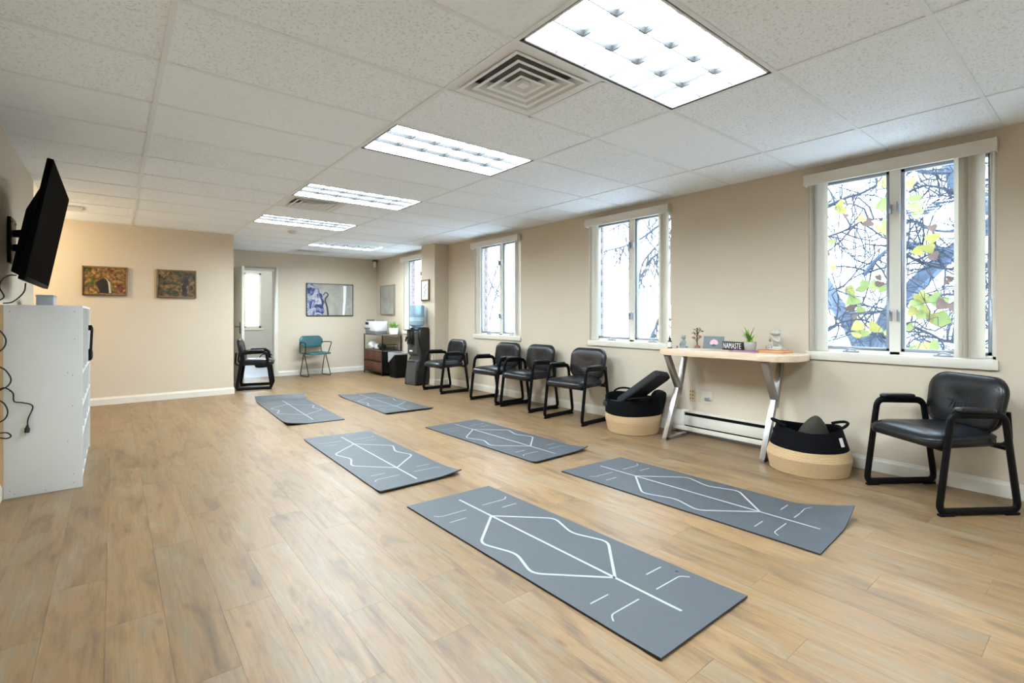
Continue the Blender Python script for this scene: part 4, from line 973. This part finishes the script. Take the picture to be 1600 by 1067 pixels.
# ------------------------------------------------------------------ dresser corner
t = thing('drawer_dresser', 'metal-framed dresser with open shelf and rust brown fabric drawers', 'dresser', (4.105, 9.585, 0))
W2, D, HT = 0.445, 0.40, 0.80
for y in (-W2, W2):
    for x in (0, D): MB().box(x-0.009, x+0.009, y-0.009, y+0.009, 0.0005, HT).build('post', 'black_metal', t)
MB().box(-0.014, D+0.014, -W2-0.014, W2+0.014, HT, HT+0.018).build('top', 'dresser_wood', t, bevel=0.002)
MB().box(-0.009, D+0.009, -W2-0.009, W2+0.009, 0.485, 0.50).build('shelf', 'dresser_wood', t)
MB().box(0.012, D, -W2, W2, 0.06, 0.48).build('carcass', 'dresser_black', t)
for z in (0.275, 0.065): MB().box(-0.010, 0.012, -W2, W2, z-0.010, z+0.010).build('rail', 'black_metal', t)
for y0, y1, z0, z1 in ((0.155, 0.43, 0.29, 0.475), (-0.135, 0.14, 0.29, 0.475), (-0.43, -0.15, 0.29, 0.475), (0.01, 0.43, 0.08, 0.262), (-0.43, -0.01, 0.08, 0.262)):
    d = MB().box(-0.016, 0.0118, y0, y1, z0, z1).build('drawer', 'drawer_brown', t, bevel=0.004)
    MB().tube([(-0.018, (y0+y1)/2-0.03, (z0+z1)/2), (-0.032, (y0+y1)/2, (z0+z1)/2-0.006), (-0.018, (y0+y1)/2+0.03, (z0+z1)/2)], 0.006, 6).build('pull', 'wire_brown', d, smooth=True)
# things on the dresser
t = thing('printer', 'white printer with dark grey base on top of the dresser', 'printer', (4.25, 9.755, HT+0.0185))
MB().box(-0.13, 0.12, -0.25, 0.27, 0.0, 0.06).build('base', 'printer_grey', t, bevel=0.008)
MB().box(-0.135, 0.125, -0.255, 0.275, 0.06, 0.26).build('case', 'printer_white', t, bevel=0.012)
MB().box(-0.11, 0.10, -0.16, 0.25, 0.26, 0.295).build('document_feeder', 'printer_grey', t, bevel=0.008)
MB().box(-0.16, -0.132, 0.02, 0.24, 0.09, 0.13).build('output_tray', 'printer_grey', t, bevel=0.004)
MB().box(-0.10, 0.07, 0.276, 0.40, 0.10, 0.115).build('side_tray', 'printer_grey', t, bevel=0.003)
MB().box(-0.142, -0.1355, 0.08, 0.24, 0.19, 0.24).build('control_panel', 'black_plastic', t)
t = thing('small_plant', 'bright green grass plant in a white square pot beside the printer', 'plant', (4.40, 9.26, HT+0.0185))
pad(rrect(0.15, 0.15, 0.02), [(0.016, 0), (0.0, 0.12), (0.0, 0.125), (0.010, 0.125), (0.010, 0.115), (0.05, 0.115)]).build('pot', 'pot_white', t, smooth=True, ang=30)
for i in range(46): blade_leaf(rl.uniform(.11, .18), .006, rl.uniform(0, 2*PI), R(rl.uniform(3, 40)), R(rl.uniform(5, 40)), (rl.uniform(-.04, .04), rl.uniform(-.04, .04), 0.113), 4).build('leaf', 'leaf_green' if i % 2 else 'leaf_light', t, smooth=True)
def lump(name, mname, loc, r, label, cat, seed):
    rr = random.Random(seed); o = MB().ell((0, 0, r[2]), r, 14, 9).xf(lambda v: Vector((v.x*(1+0.25*math.sin(v.z*60+seed)), v.y*(1+0.22*math.sin(v.z*45+v.x*30+seed)), max(0, v.z*(1+0.2*math.sin(v.x*40+v.y*33+seed)))))).build(name, mname, None, loc, smooth=True, ang=180)
    return tag(o, label, cat)
lump('plastic_bag', 'paper', (4.22, 9.86, 0.5008), (0.10, 0.10, 0.075), 'crumpled white bag at the left of the dresser shelf', 'bag', 1)
lump('cloth_bag', 'white_tag', (4.24, 9.62, 0.5008), (0.10, 0.09, 0.05), 'pale folded cloth in the middle of the dresser shelf', 'cloth', 2)
lump('cable_bundle', 'black_rubber', (4.22, 9.42, 0.5008), (0.08, 0.08, 0.06), 'bundle of black cables on the dresser shelf', 'cables', 3)
t = thing('file_tray', 'black wire tray at the right end of the dresser shelf', 'tray', (4.30, 9.245, 0.5005))
MB().box(-0.14, 0.14, -0.085, 0.085, 0, 0.006).build('bottom', 'black_plastic', t)
for z in (0.03, 0.06, 0.11): MB().tube([(-0.14, -0.085, z), (0.14, -0.085, z), (0.14, 0.085, z), (-0.14, 0.085, z)], 0.004, 6, True).build('wire_rail', 'black_metal', t)
for x in (-0.14, 0.14):
    for y in (-0.085, 0.085): MB().tube([(x, y, 0.0), (x, y, 0.11)], 0.004, 6).build('wire_post', 'black_metal', t)
# trash can with bag
t = thing('trash_can', 'black plastic trash can lined with a pale bag beside the dresser', 'trash can', (4.30, 8.86, 0))
pad(rrect(0.27, 0.36, 0.05), [(0.03, 0.0005), (0.025, 0.02), (0.0, 0.46), (0.0, 0.47), (0.012, 0.47), (0.015, 0.44), (0.04, 0.05)]).build('bin', 'black_plastic', t, smooth=True, ang=30)
pad(rrect(0.285, 0.375, 0.055), [(0.004, 0.445), (0.0, 0.455), (0.0, 0.478), (0.010, 0.482), (0.020, 0.45)]).xf(lambda v: Vector((v.x, v.y, v.z-0.16*max(0, math.sin(v.y*14-0.3))*(1 if v.z < 0.446 else 0)))).build('bag_liner', 'grey_box', t, smooth=True, ang=60)
# water cooler
t = thing('water_cooler', 'dark grey water cooler with blue bottle in front of the pillar', 'water cooler', (4.105, 7.72, 0), R(8))
prof = [(-0.135, 0.001), (-0.145, 0.06), (-0.125, 0.30), (-0.115, 0.40), (-0.05, 0.43), (-0.05, 0.50), (-0.105, 0.54), (-0.10, 0.78), (-0.12, 0.86), (-0.11, 0.93), (0.12, 0.95), (0.15, 0.90), (0.15, 0.001)]
m = MB(); k = len(prof); vs = [(x, y, z) for y in (-0.135, 0.135) for x, z in prof]
m.add(vs, [(i, (i+1) % k, k+(i+1) % k, k+i) for i in range(k)]+[tuple(range(k-1, -1, -1)), tuple(range(k, 2*k))]).build('front_body', 'cooler_grey', t, bevel=0.006)
sp = smooth_path([(-0.14, 0, 0.001), (-0.13, 0, 0.12), (-0.10, 0, 0.26), (-0.02, 0, 0.40), (0.0, 0, 0.52), (-0.04, 0, 0.68), (-0.075, 0, 0.82), (-0.05, 0, 0.95), (0.03, 0, 0.995), (0.13, 0, 0.985)], 4)
sp = [(p.x, p.z) for p in sp]+[(0.155, 0.97), (0.158, 0.001)]; k = len(sp)
for s in (-1, 1):
    y0, y1 = (0.136, 0.158) if s > 0 else (-0.158, -0.136)
    pad(sp, [(0, 0), (0, 0.008), (0.006, 0.018), (0.02, 0.028), (0.045, 0.035), (0.075, 0.038)]).xf(lambda v: Vector((v.x, s*(0.136+v.z), v.y))).build('side_shell', 'cooler_black' , t, smooth=True, ang=50)
MB().box(0.0, 0.158, -0.136, 0.136, 0.952, 0.99).build('rear_cap', 'cooler_grey', t, bevel=0.01)
MB().box(-0.165, -0.103, -0.07, 0.07, 0.70, 0.94).build('tap_block', 'cooler_black', t, bevel=0.01)
for y in (-0.04, 0.04):
    tp = MB().tube(fillet([(-0.16, y, 0.80), (-0.205, y, 0.80), (-0.205, y, 0.75)], 0.02), 0.014, 8).build('tap', 'cooler_black', t, smooth=True)
    MB().box(-0.215, -0.16, y-0.012, y+0.012, 0.815, 0.83).build('tap_lever', 'cooler_black', tp)
MB().box(-0.23, -0.10, -0.05, 0.05, 0.945, 0.958).build('cup_shelf', 'cooler_black', t, bevel=0.004)
MB().box(-0.128, -0.118, -0.04, 0.04, 0.575, 0.60).build('badge', 'pot_white', t)
MB().box(-0.125, -0.05, -0.11, 0.11, 0.402, 0.412).build('drip_tray', 'cooler_black', t)
bt = MB().lathe([(0.045, 0.955), (0.05, 0.985), (0.09, 1.005), (0.128, 1.03), (0.132, 1.06), (0.128, 1.075), (0.132, 1.09), (0.132, 1.17), (0.128, 1.185), (0.132, 1.20), (0.132, 1.33), (0.125, 1.365), (0.10, 1.38)], 28).build('water_bottle', 'bottle_glass', t, smooth=True)
MB().lathe([(0.085, 1.008), (0.122, 1.034), (0.126, 1.06), (0.126, 1.215)], 28).build('water', 'bottle_glass', bt, smooth=True)
MB().lathe([(0.1325, 1.10), (0.1325, 1.165)], 28).build('label_band', 'bottle_blue', bt, smooth=True)
tag(MB().tube(smooth_path([(4.262, 7.535, 0.42), (4.262, 7.50, 0.55), (4.268, 7.44, 0.50), (4.262, 7.43, 0.36), (4.262, 7.50, 0.30)]), 0.004, 6).build('cooler_cord', 'black_rubber', None, smooth=True), 'thin dark cord looping from the water cooler on the pillar', 'cord')

# ------------------------------------------------------------------ television, mount, cords
tv = thing('television', 'large black flat television tilted forward on the left wall', 'television', (-0.325, 4.455, 1.737))
tl_ = math.atan2(0.119, 0.694)
tv.rotation_euler = (0, tl_, 0)
hw, hh2 = 0.617, 0.352
MB().box(-0.03, 0.0, -hw, hw, -hh2, hh2).build('bezel', 'tv_body', tv, bevel=0.004)
MB().box(0.0, 0.0015, -hw+0.010, hw-0.010, -hh2+0.022, hh2-0.010).build('screen', 'screen_glass', tv)
MB().add([(-0.03, -hw+0.05, -hh2+0.02), (-0.03, hw-0.05, -hh2+0.02), (-0.03, hw-0.05, 0.20), (-0.03, -hw+0.05, 0.20), (-0.075, -hw+0.10, -hh2+0.04), (-0.075, hw-0.10, -hh2+0.04), (-0.075, hw-0.10, 0.05), (-0.075, -hw+0.10, 0.05)], [(0,1,2,3),(7,6,5,4),(0,4,5,1),(1,5,6,2),(2,6,7,3),(3,7,4,0)]).build('rear_housing', 'tv_body', tv)
mo = thing('tv_mount', 'black articulated wall bracket holding the television', 'tv mount', (XL, 4.95, 1.72))
MB().box(0.001, 0.022, -0.11, 0.11, -0.16, 0.16).build('wall_plate', 'black_metal', mo, bevel=0.003)
MB().bar((0.03, -0.02, 0.05), (0.115, -0.12, 0.05), 0.03, 0.05).bar((0.03, -0.02, -0.05), (0.115, -0.12, -0.05), 0.03, 0.05).build('lower_arm', 'black_metal', mo, bevel=0.003)
MB().bar((0.115, -0.12, 0.05), (0.155, -0.30, 0.04), 0.028, 0.045).bar((0.115, -0.12, -0.05), (0.140, -0.30, -0.05), 0.028, 0.045).build('upper_arm', 'black_metal', mo, bevel=0.003)
MB().tube([(0.115, -0.12, -0.085), (0.115, -0.12, 0.085)], 0.018, 10).build('pivot', 'steel_dark', mo, smooth=True)
MB().box(-0.012, 0.012, -0.12, 0.12, -0.12, 0.16, Matrix.Translation((0.148, -0.36, 0.0)) @ Matrix.Rotation(tl_, 4, 'Y')).build('tv_bracket', 'black_metal', mo, bevel=0.003)
for z in (-0.13, 0.13):
    for y in (-0.08, 0.08): MB().tube([(0.02, y, z), (0.028, y, z)], 0.008, 8).build('bolt', 'frame_silver', mo)

# white cubby cabinet against the left wall
cb = thing('cubby_cabinet', 'tall white cubby cabinet with raw wood back under the television', 'cabinet', (-0.556, 4.55, 0))
CD, CL, CH = 0.388, 1.36, 1.262; th = 0.016
MB().box(0, CD, 0, th, 0.0005, CH).build('side_panel', 'cab_white', cb, bevel=0.0015)
MB().box(0, CD, CL-th, CL, 0.0005, CH).build('side_panel', 'cab_white', cb, bevel=0.0015)
MB().box(0, CD, th, CL-th, CH-th, CH-0.0005).build('top_panel', 'cab_white', cb)
MB().box(0, CD-0.01, th, CL-th, 0.0005, 0.045).build('plinth', 'cab_white', cb)
MB().box(-0.014, -0.0002, -0.001, CL, 0.0005, CH).build('back_panel', 'cab_raw', cb)
for z in (0.36, 0.565, 0.79): MB().box(0.0, CD-0.001, th, CL-th, z-0.008, z+0.008).build('shelf', 'cab_white', cb)
for y in (0.34, 0.68, 1.02):
    for z0, z1 in ((0.046, 0.352), (0.368, 0.557), (0.573, 0.782), (0.798, CH-th)): MB().box(0.0, CD-0.002, y-0.008, y+0.008, z0, z1).build('divider', 'cab_white', cb)
for x, z in ((0.03, 1.22), (0.345, 1.22), (0.345, 1.03), (0.31, 0.80), (0.335, 0.78), (0.335, 0.57), (0.03, 0.70), (0.31, 0.33), (0.03, 0.05), (0.2, 0.02), (0.34, 0.04), (0.05, 0.025), (0.34, 0.10)):
    MB().tube([(x, -0.0008, z), (x, 0.001, z)], 0.003, 8).build('screw', 'screw', cb)
t = thing('white_board_holder', 'dark strap hanging from the upper cubby of the white cabinet', 'strap', (-0.16, 5.62, 0.80))
MB().tube(smooth_path([(0, 0, 0.30), (0.012, 0.01, 0.28), (0.010, 0.0, 0.20), (0.004, 0, 0.06)]), 0.012, 6, flat=(1, 0.5)).build('strap_band', 'black_fabric', t, smooth=True)
t.name = 'hanging_strap'
MB().box(-0.012, 0.014, -0.03, 0.03, 0.265, 0.31).build('buckle', 'black_plastic', t, bevel=0.004)
t = thing('headphone_case', 'black case sticking out of the middle cubby of the white cabinet', 'case', (-0.205, 5.70, 0.7985))
MB().box(-0.06, 0.06, -0.06, 0.06, 0.0, 0.10).build('shell', 'black_plastic', t, bevel=0.02); MB().box(0.058, 0.066, -0.02, 0.02, 0.03, 0.07).build('clasp', 'frame_silver', t, bevel=0.002)
t = thing('grey_storage_box', 'small pale grey box on top of the white cabinet', 'box', (-0.425, 5.42, CH+0.0005))
MB().box(-0.045, 0.055, -0.12, 0.12, 0, 0.075).build('box_body', 'grey_box', t, bevel=0.003); MB().box(-0.048, 0.058, -0.123, 0.123, 0.075, 0.092).build('lid', 'grey_box', t, bevel=0.003)
def cord(label, pts, plug=None, r=0.0042):
    t = thing('power_cord', label, 'cord', pts[0], 0, 'black cords hanging below the television'); o0 = Vector(pts[0])
    MB().tube([p-o0 for p in smooth_path(pts, 7)], r, 7).build('cable', 'black_rubber', t, smooth=True)
    if plug:
        a, b = [Vector(p)-o0 for p in plug]; MB().tube([a, a.lerp(b, 0.3), a.lerp(b, 0.45), b], [0.006, 0.009, 0.014, 0.013], 8).build('plug', 'black_rubber', t, smooth=True)
        for s in (-0.005, 0.005): MB().box(b.x+s-0.001, b.x+s+0.001, b.y-0.003, b.y+0.003, b.z-0.018, b.z+0.001).build('prong', 'frame_silver', t)
def cy_(u, v, y=4.53):
    r = (u-800)/FPX; d = Vector((SY+r*CY, CY-r*SY, (HOR-v)/FPX)); return Vector((0, 0, EYE)) + d*(y/d.y)
cord('black power cord with plug dangling in front of the white cabinet', [cy_(-25, 600), cy_(-5, 608), cy_(8, 606), cy_(20, 614), cy_(22, 627), cy_(34, 629), cy_(48, 632), cy_(51, 638), cy_(44, 654), cy_(43, 666)], (cy_(43, 664), cy_(42, 676)))
_cy = cy_
def cy_(u, v, y=4.505): return _cy(u, v, y)
cord('black cord waving in loops along the left of the white cabinet', [cy_(-14, 508), cy_(0, 517), cy_(9, 530), cy_(6, 543), cy_(-8, 556), cy_(-6, 570), cy_(8, 578), cy_(17, 592), cy_(12, 603), cy_(-4, 612), cy_(-8, 622), cy_(6, 630), cy_(12, 644), cy_(6, 656), cy_(-10, 664), cy_(-6, 676), cy_(10, 676), cy_(17, 681), cy_(10, 685), cy_(-8, 683)])
cord('short black cord dropping from the television behind the cabinet top', [(-0.44, 4.42, 1.40), (-0.45, 4.43, 1.34), (-0.50, 4.44, 1.28), (-0.545, 4.46, 1.27)], None)
cord('black cord curving from the television to the wall edge', [cy_(25, 430, 3.9), cy_(15, 430, 4.0), cy_(4, 436, 4.1), cy_(-1, 448, 4.2), cy_(6, 464, 4.3), cy_(-8, 472, 4.3)], None)

# ------------------------------------------------------------------ trees outside
def leaf_mesh(m, w=0.085, l=0.125):
    pts = [(0, 0), (w*0.55, -l*0.10), (w*0.98, l*0.10), (w*0.85, l*0.42), (w*0.45, l*0.78), (0, l*1.05)]
    vs = [(0, 0, 0), (0, l*0.45, -0.008), (0, l*1.05, -0.02)]; right = [(x, y, 0.012-0.02*(y/l)) for x, y in pts[1:-1]]; left = [(-x, y, z) for x, y, z in right]
    vs += right+left
    fs = [(0, 3, 4, 1), (1, 4, 5), (1, 5, 6, 2), (0, 1, 8, 7), (1, 9, 8), (1, 2, 10, 9)]
    vs2 = vs+[(x, y, z-0.0015) for x, y, z in vs]; n = len(vs)
    fs2 = fs+[tuple(i+n for i in reversed(f)) for f in fs]
    return MB().add(vs2, fs2).mesh('leaf', m, smooth=True)
LEAF = {k: leaf_mesh(k) for k in ('leaf_yellow', 'leaf_lime', 'leaf_brown')}
def poly(uvx): return [at_x(u, v, x) for u, v, x in uvx]
tree = thing('catalpa_tree', 'bare-branched tree with yellow leaves outside the nearest window', 'tree', (7.6, 2.15, -3.0))
TO = Vector((7.6, 2.15, -3.0)); rtw = random.Random(21)
mains = []
def limb(uvx, r0, r1, name='branch'):
    p = smooth_path(poly(uvx), 6); n = len(p)
    MB().tube([q-TO for q in p], [r0+(r1-r0)*i/(n-1) for i in range(n)], 8).build(name, 'hazy_bark' if r0 > 0.02 else 'twig', tree, smooth=True); mains.append(p)
MB().tube(smooth_path([Vector((0, 0, 0)), Vector((0.05, 0.02, 1.2)), at_x(1356, 700, 7.6)-TO, at_x(1358, 560, 7.6)-TO]), [0.20-0.0035*i for i in range(19)], 10).build('trunk', 'hazy_bark', tree, smooth=True)
limb([(1358, 570, 7.6), (1345, 535, 7.6), (1325, 500, 7.6), (1300, 465, 7.7), (1270, 400, 7.9), (1255, 340, 8.0)], 0.135, 0.06)
limb([(1358, 570, 7.6), (1378, 520, 7.7), (1400, 478, 7.8), (1440, 436, 7.9), (1490, 392, 8.0), (1560, 340, 8.1), (1620, 280, 8.2)], 0.125, 0.07)
limb([(1620, 330, 7.5), (1530, 320, 7.5), (1500, 290, 7.5), (1488, 250, 7.5), (1470, 190, 7.6)], 0.09, 0.09)
limb([(1540, 262, 7.6), (1500, 268, 7.6), (1450, 270, 7.6), (1425, 262, 7.7)], 0.035, 0.02)
limb([(1290, 478, 7.4), (1330, 489, 7.4), (1380, 486, 7.4), (1420, 470, 7.5), (1480, 460, 7.5), (1530, 468, 7.5)], 0.024, 0.012)
limb([(1400, 330, 7.6), (1440, 333, 7.6), (1470, 318, 7.6), (1510, 312, 7.6), (1560, 300, 7.6)], 0.040, 0.02)
limb([(1405, 355, 7.8), (1425, 346, 7.8), (1460, 360, 7.8), (1510, 362, 7.8)], 0.022, 0.012)
limb([(1400, 380, 7.3), (1430, 385, 7.3), (1465, 392, 7.3), (1520, 394, 7.3)], 0.055, 0.03)
limb([(1405, 392, 7.2), (1440, 410, 7.2), (1480, 420, 7.2), (1530, 418, 7.2)], 0.018, 0.010)
limb([(1275, 330, 7.1), (1320, 310, 7.1), (1350, 300, 7.1), (1390, 275, 7.1), (1420, 245, 7.1)], 0.020, 0.010)
limb([(1285, 372, 7.0), (1320, 360, 7.0), (1350, 345, 7.0), (1395, 340, 7.0)], 0.010, 0.006)
limb([(1350, 430, 7.6), (1370, 405, 7.6), (1400, 380, 7.7)], 0.03, 0.02)
limb([(1400, 500, 7.0), (1450, 520, 7.0), (1480, 533, 7.0), (1530, 528, 7.0)], 0.016, 0.010)
limb([(1290, 520, 7.3), (1310, 505, 7.3), (1350, 500, 7.3), (1380, 525, 7.3), (1400, 545, 7.3)], 0.014, 0.008)
limb([(1420, 300, 7.4), (1450, 290, 7.4), (1500, 300, 7.4), (1550, 285, 7.4)], 0.015, 0.008)
for w in range(9):
    u = rtw.uniform(1535, 1600); limb([(u, 545, 7.4), (u+rtw.uniform(-25, 25), 480, 7.4), (u+rtw.uniform(-40, 20), 400, 7.5)], 0.014, 0.006) if w < 3 else None
tw = MB(); tw2 = []
def twig(p, d, L, r, depth, mb):
    n = 5; pts = [p]; dd = d.copy()
    for i in range(n):
        dd = (dd + Vector((rtw.gauss(0, .16), rtw.gauss(0, .30), rtw.gauss(0, .30)-0.02))).normalized(); pts.append(pts[-1]+dd*L/n)
    mb.tube(pts, [r*(1-0.6*i/n) for i in range(n+1)], 4)
    if depth:
        for k in range(2): q = pts[rtw.randint(2, n)]; twig(q, (dd+Vector((rtw.gauss(0, .3), rtw.gauss(0, .8), rtw.gauss(0, .8)))).normalized(), L*0.6, r*0.55, depth-1, mb)
for p in mains:
    for k in range(15):
        q = p[rtw.randint(0, len(p)-1)]; mb = MB()
        twig(q-TO, Vector((rtw.gauss(0, .4), rtw.gauss(0, 1), rtw.gauss(0.1, 1))).normalized(), rtw.uniform(0.35, 0.9), rtw.uniform(0.007, 0.013), 2, mb)
        mb.build('twig', 'twig', tree, smooth=False)
for u, v, l in ((1312, 285, 70), (1335, 330, 60), (1351, 345, 85), (1316, 372, 56), (1338, 358, 60), (1371, 262, 40), (1388, 285, 45), (1478, 410, 70), (1474, 245, 60), (1455, 265, 45), (1431, 500, 28), (1415, 498, 30), (1486, 480, 25), (1360, 258, 40), (1325, 262, 30)):
    a = at_x(u, v, 6.9)-TO; b = at_x(u-2, v+l, 6.9)-TO
    MB().tube(smooth_path([a, a.lerp(b, 0.5)+Vector((0, rtw.uniform(-.015, .015), 0)), b], 4), 0.006, 5).build('seed_pod', 'pod', tree, smooth=True)
for u, v, c, s in ((1308, 318, 'Y', 1.25), (1318, 324, 'Y', 1.0), (1378, 282, 'Y', 1.2), (1388, 318, 'G', 1.3), (1390, 345, 'G', 1.2), (1375, 352, 'Y', 1.3), (1362, 346, 'B', 1.0), (1350, 340, 'Y', .8), (1426, 318, 'G', 1.3), (1430, 305, 'G', 1.1), (1434, 330, 'G', 1.0), (1421, 282, 'Y', .9),
        (1455, 352, 'B', .8), (1456, 366, 'Y', 1.1), (1448, 382, 'Y', 1.1), (1440, 390, 'Y', .9), (1456, 396, 'B', .9), (1334, 452, 'Y', 1.1), (1346, 446, 'G', 1.2), (1352, 438, 'G', 1.0), (1338, 464, 'G', 1.2), (1360, 443, 'G', 1.1), (1328, 470, 'Y', .9), (1384, 445, 'G', 1.1), (1376, 440, 'B', .8), (1327, 478, 'B', .9), (1336, 492, 'B', .6), (1348, 480, 'G', .8),
        (1345, 505, 'Y', 1.2), (1350, 515, 'G', 1.2), (1338, 520, 'Y', .9), (1372, 508, 'Y', 1.3), (1384, 516, 'Y', 1.1), (1430, 468, 'G', 1.2), (1442, 464, 'Y', 1.2), (1455, 462, 'G', 1.2), (1468, 466, 'G', 1.3), (1446, 458, 'Y', .9), (1444, 488, 'G', 1.1), (1458, 490, 'Y', 1.3), (1466, 494, 'G', 1.3), (1452, 482, 'Y', 1.0), (1478, 472, 'B', 1.1), (1488, 474, 'B', 1.0), (1420, 484, 'Y', 1.0), (1470, 500, 'Y', 1.1),
        (1428, 540, 'G', 1.2), (1440, 536, 'Y', 1.1), (1452, 538, 'G', 1.2), (1436, 545, 'G', 1.3), (1418, 508, 'G', .8), (1486, 432, 'B', .6), (1480, 437, 'B', .5), (1300, 375, 'G', .7), (1303, 415, 'Y', .6), (1296, 395, 'B', .6), (1322, 335, 'B', .5), (1372, 430, 'B', .7)):
    p = at_x(u, v, 6.75+rtw.uniform(-.1, .12))-TO
    o = obj('leaf', LEAF[{'Y': 'leaf_yellow', 'G': 'leaf_lime', 'B': 'leaf_brown'}[c]], tree, p, (R(90+rtw.uniform(-35, 35)), rtw.uniform(-.6, .6), R(-75+rtw.uniform(-45, 45)))); o.scale = (s*.78, s*.78, s*.78)
    o.rotation_euler.rotate_axis('Z', rtw.uniform(2.2, 4.0))
# pale drooping tree beyond the second window, misty tree beyond the third
def droop_tree(base, label, name, pts, hang, m, r, L):
    t = thing(name, label, 'tree', base); b = Vector(base); rr = random.Random(int(base[1]*10))
    MB().tube(smooth_path([Vector((0, 0, 0)), Vector((0.1, 0.1, 3)), Vector((0.0, 0.2, 6.0))]), 0.16, 8).build('trunk', m, t, smooth=True)
    for k, uvx in enumerate(pts):
        p = smooth_path(poly(uvx), 5); n = len(p); MB().tube([q-b for q in p], [r*(1-0.6*i/n) for i in range(n)], 6).build('branch', m, t, smooth=True)
        for i in range(hang):
            q = p[rr.randint(0, n-1)]-b; mb = MB(); d = Vector((rr.gauss(0, .2), rr.gauss(0, .5), -1 if L > 0 else rr.gauss(0, 1))).normalized(); w = [q]
            for s in range(5): d = (d+Vector((rr.gauss(0, .15), rr.gauss(0, .25), rr.gauss(-.1 if L > 0 else 0, .2)))).normalized(); w.append(w[-1]+d*abs(L)*rr.uniform(.5, 1.2)/5)
            mb.tube(w, [r*0.5*(1-.5*s/5) for s in range(6)], 4); mb.build('twig', m, t)
    return t
droop_tree((11.5, 6.6, -3.0), 'pale bare tree with drooping twigs outside the second window', 'drooping_tree', [[(1060, 335, 10), (1030, 352, 10), (1003, 372, 10), (975, 385, 10), (945, 392, 10)], [(1060, 350, 10), (1030, 380, 10), (1005, 410, 10), (1000, 435, 10)], [(1050, 320, 10), (1010, 330, 10), (980, 345, 10), (950, 362, 10)], [(1050, 500, 10), (1030, 497, 10), (1022, 520, 10)], [(1060, 380, 10), (1020, 402, 10), (1004, 428, 10)]], 20, 'hazy_twig', 0.036, 1.0)
droop_tree((26.0, 28.0, -3.0), 'faint misty tree outside the third window', 'misty_tree', [[(760, 420, 24), (768, 445, 24), (777, 460, 24), (790, 470, 24)], [(760, 470, 24), (770, 440, 24), (780, 400, 24)], [(765, 500, 24), (772, 470, 24), (784, 430, 24)]], 22, 'hazy_twig', 0.05, -2.4)
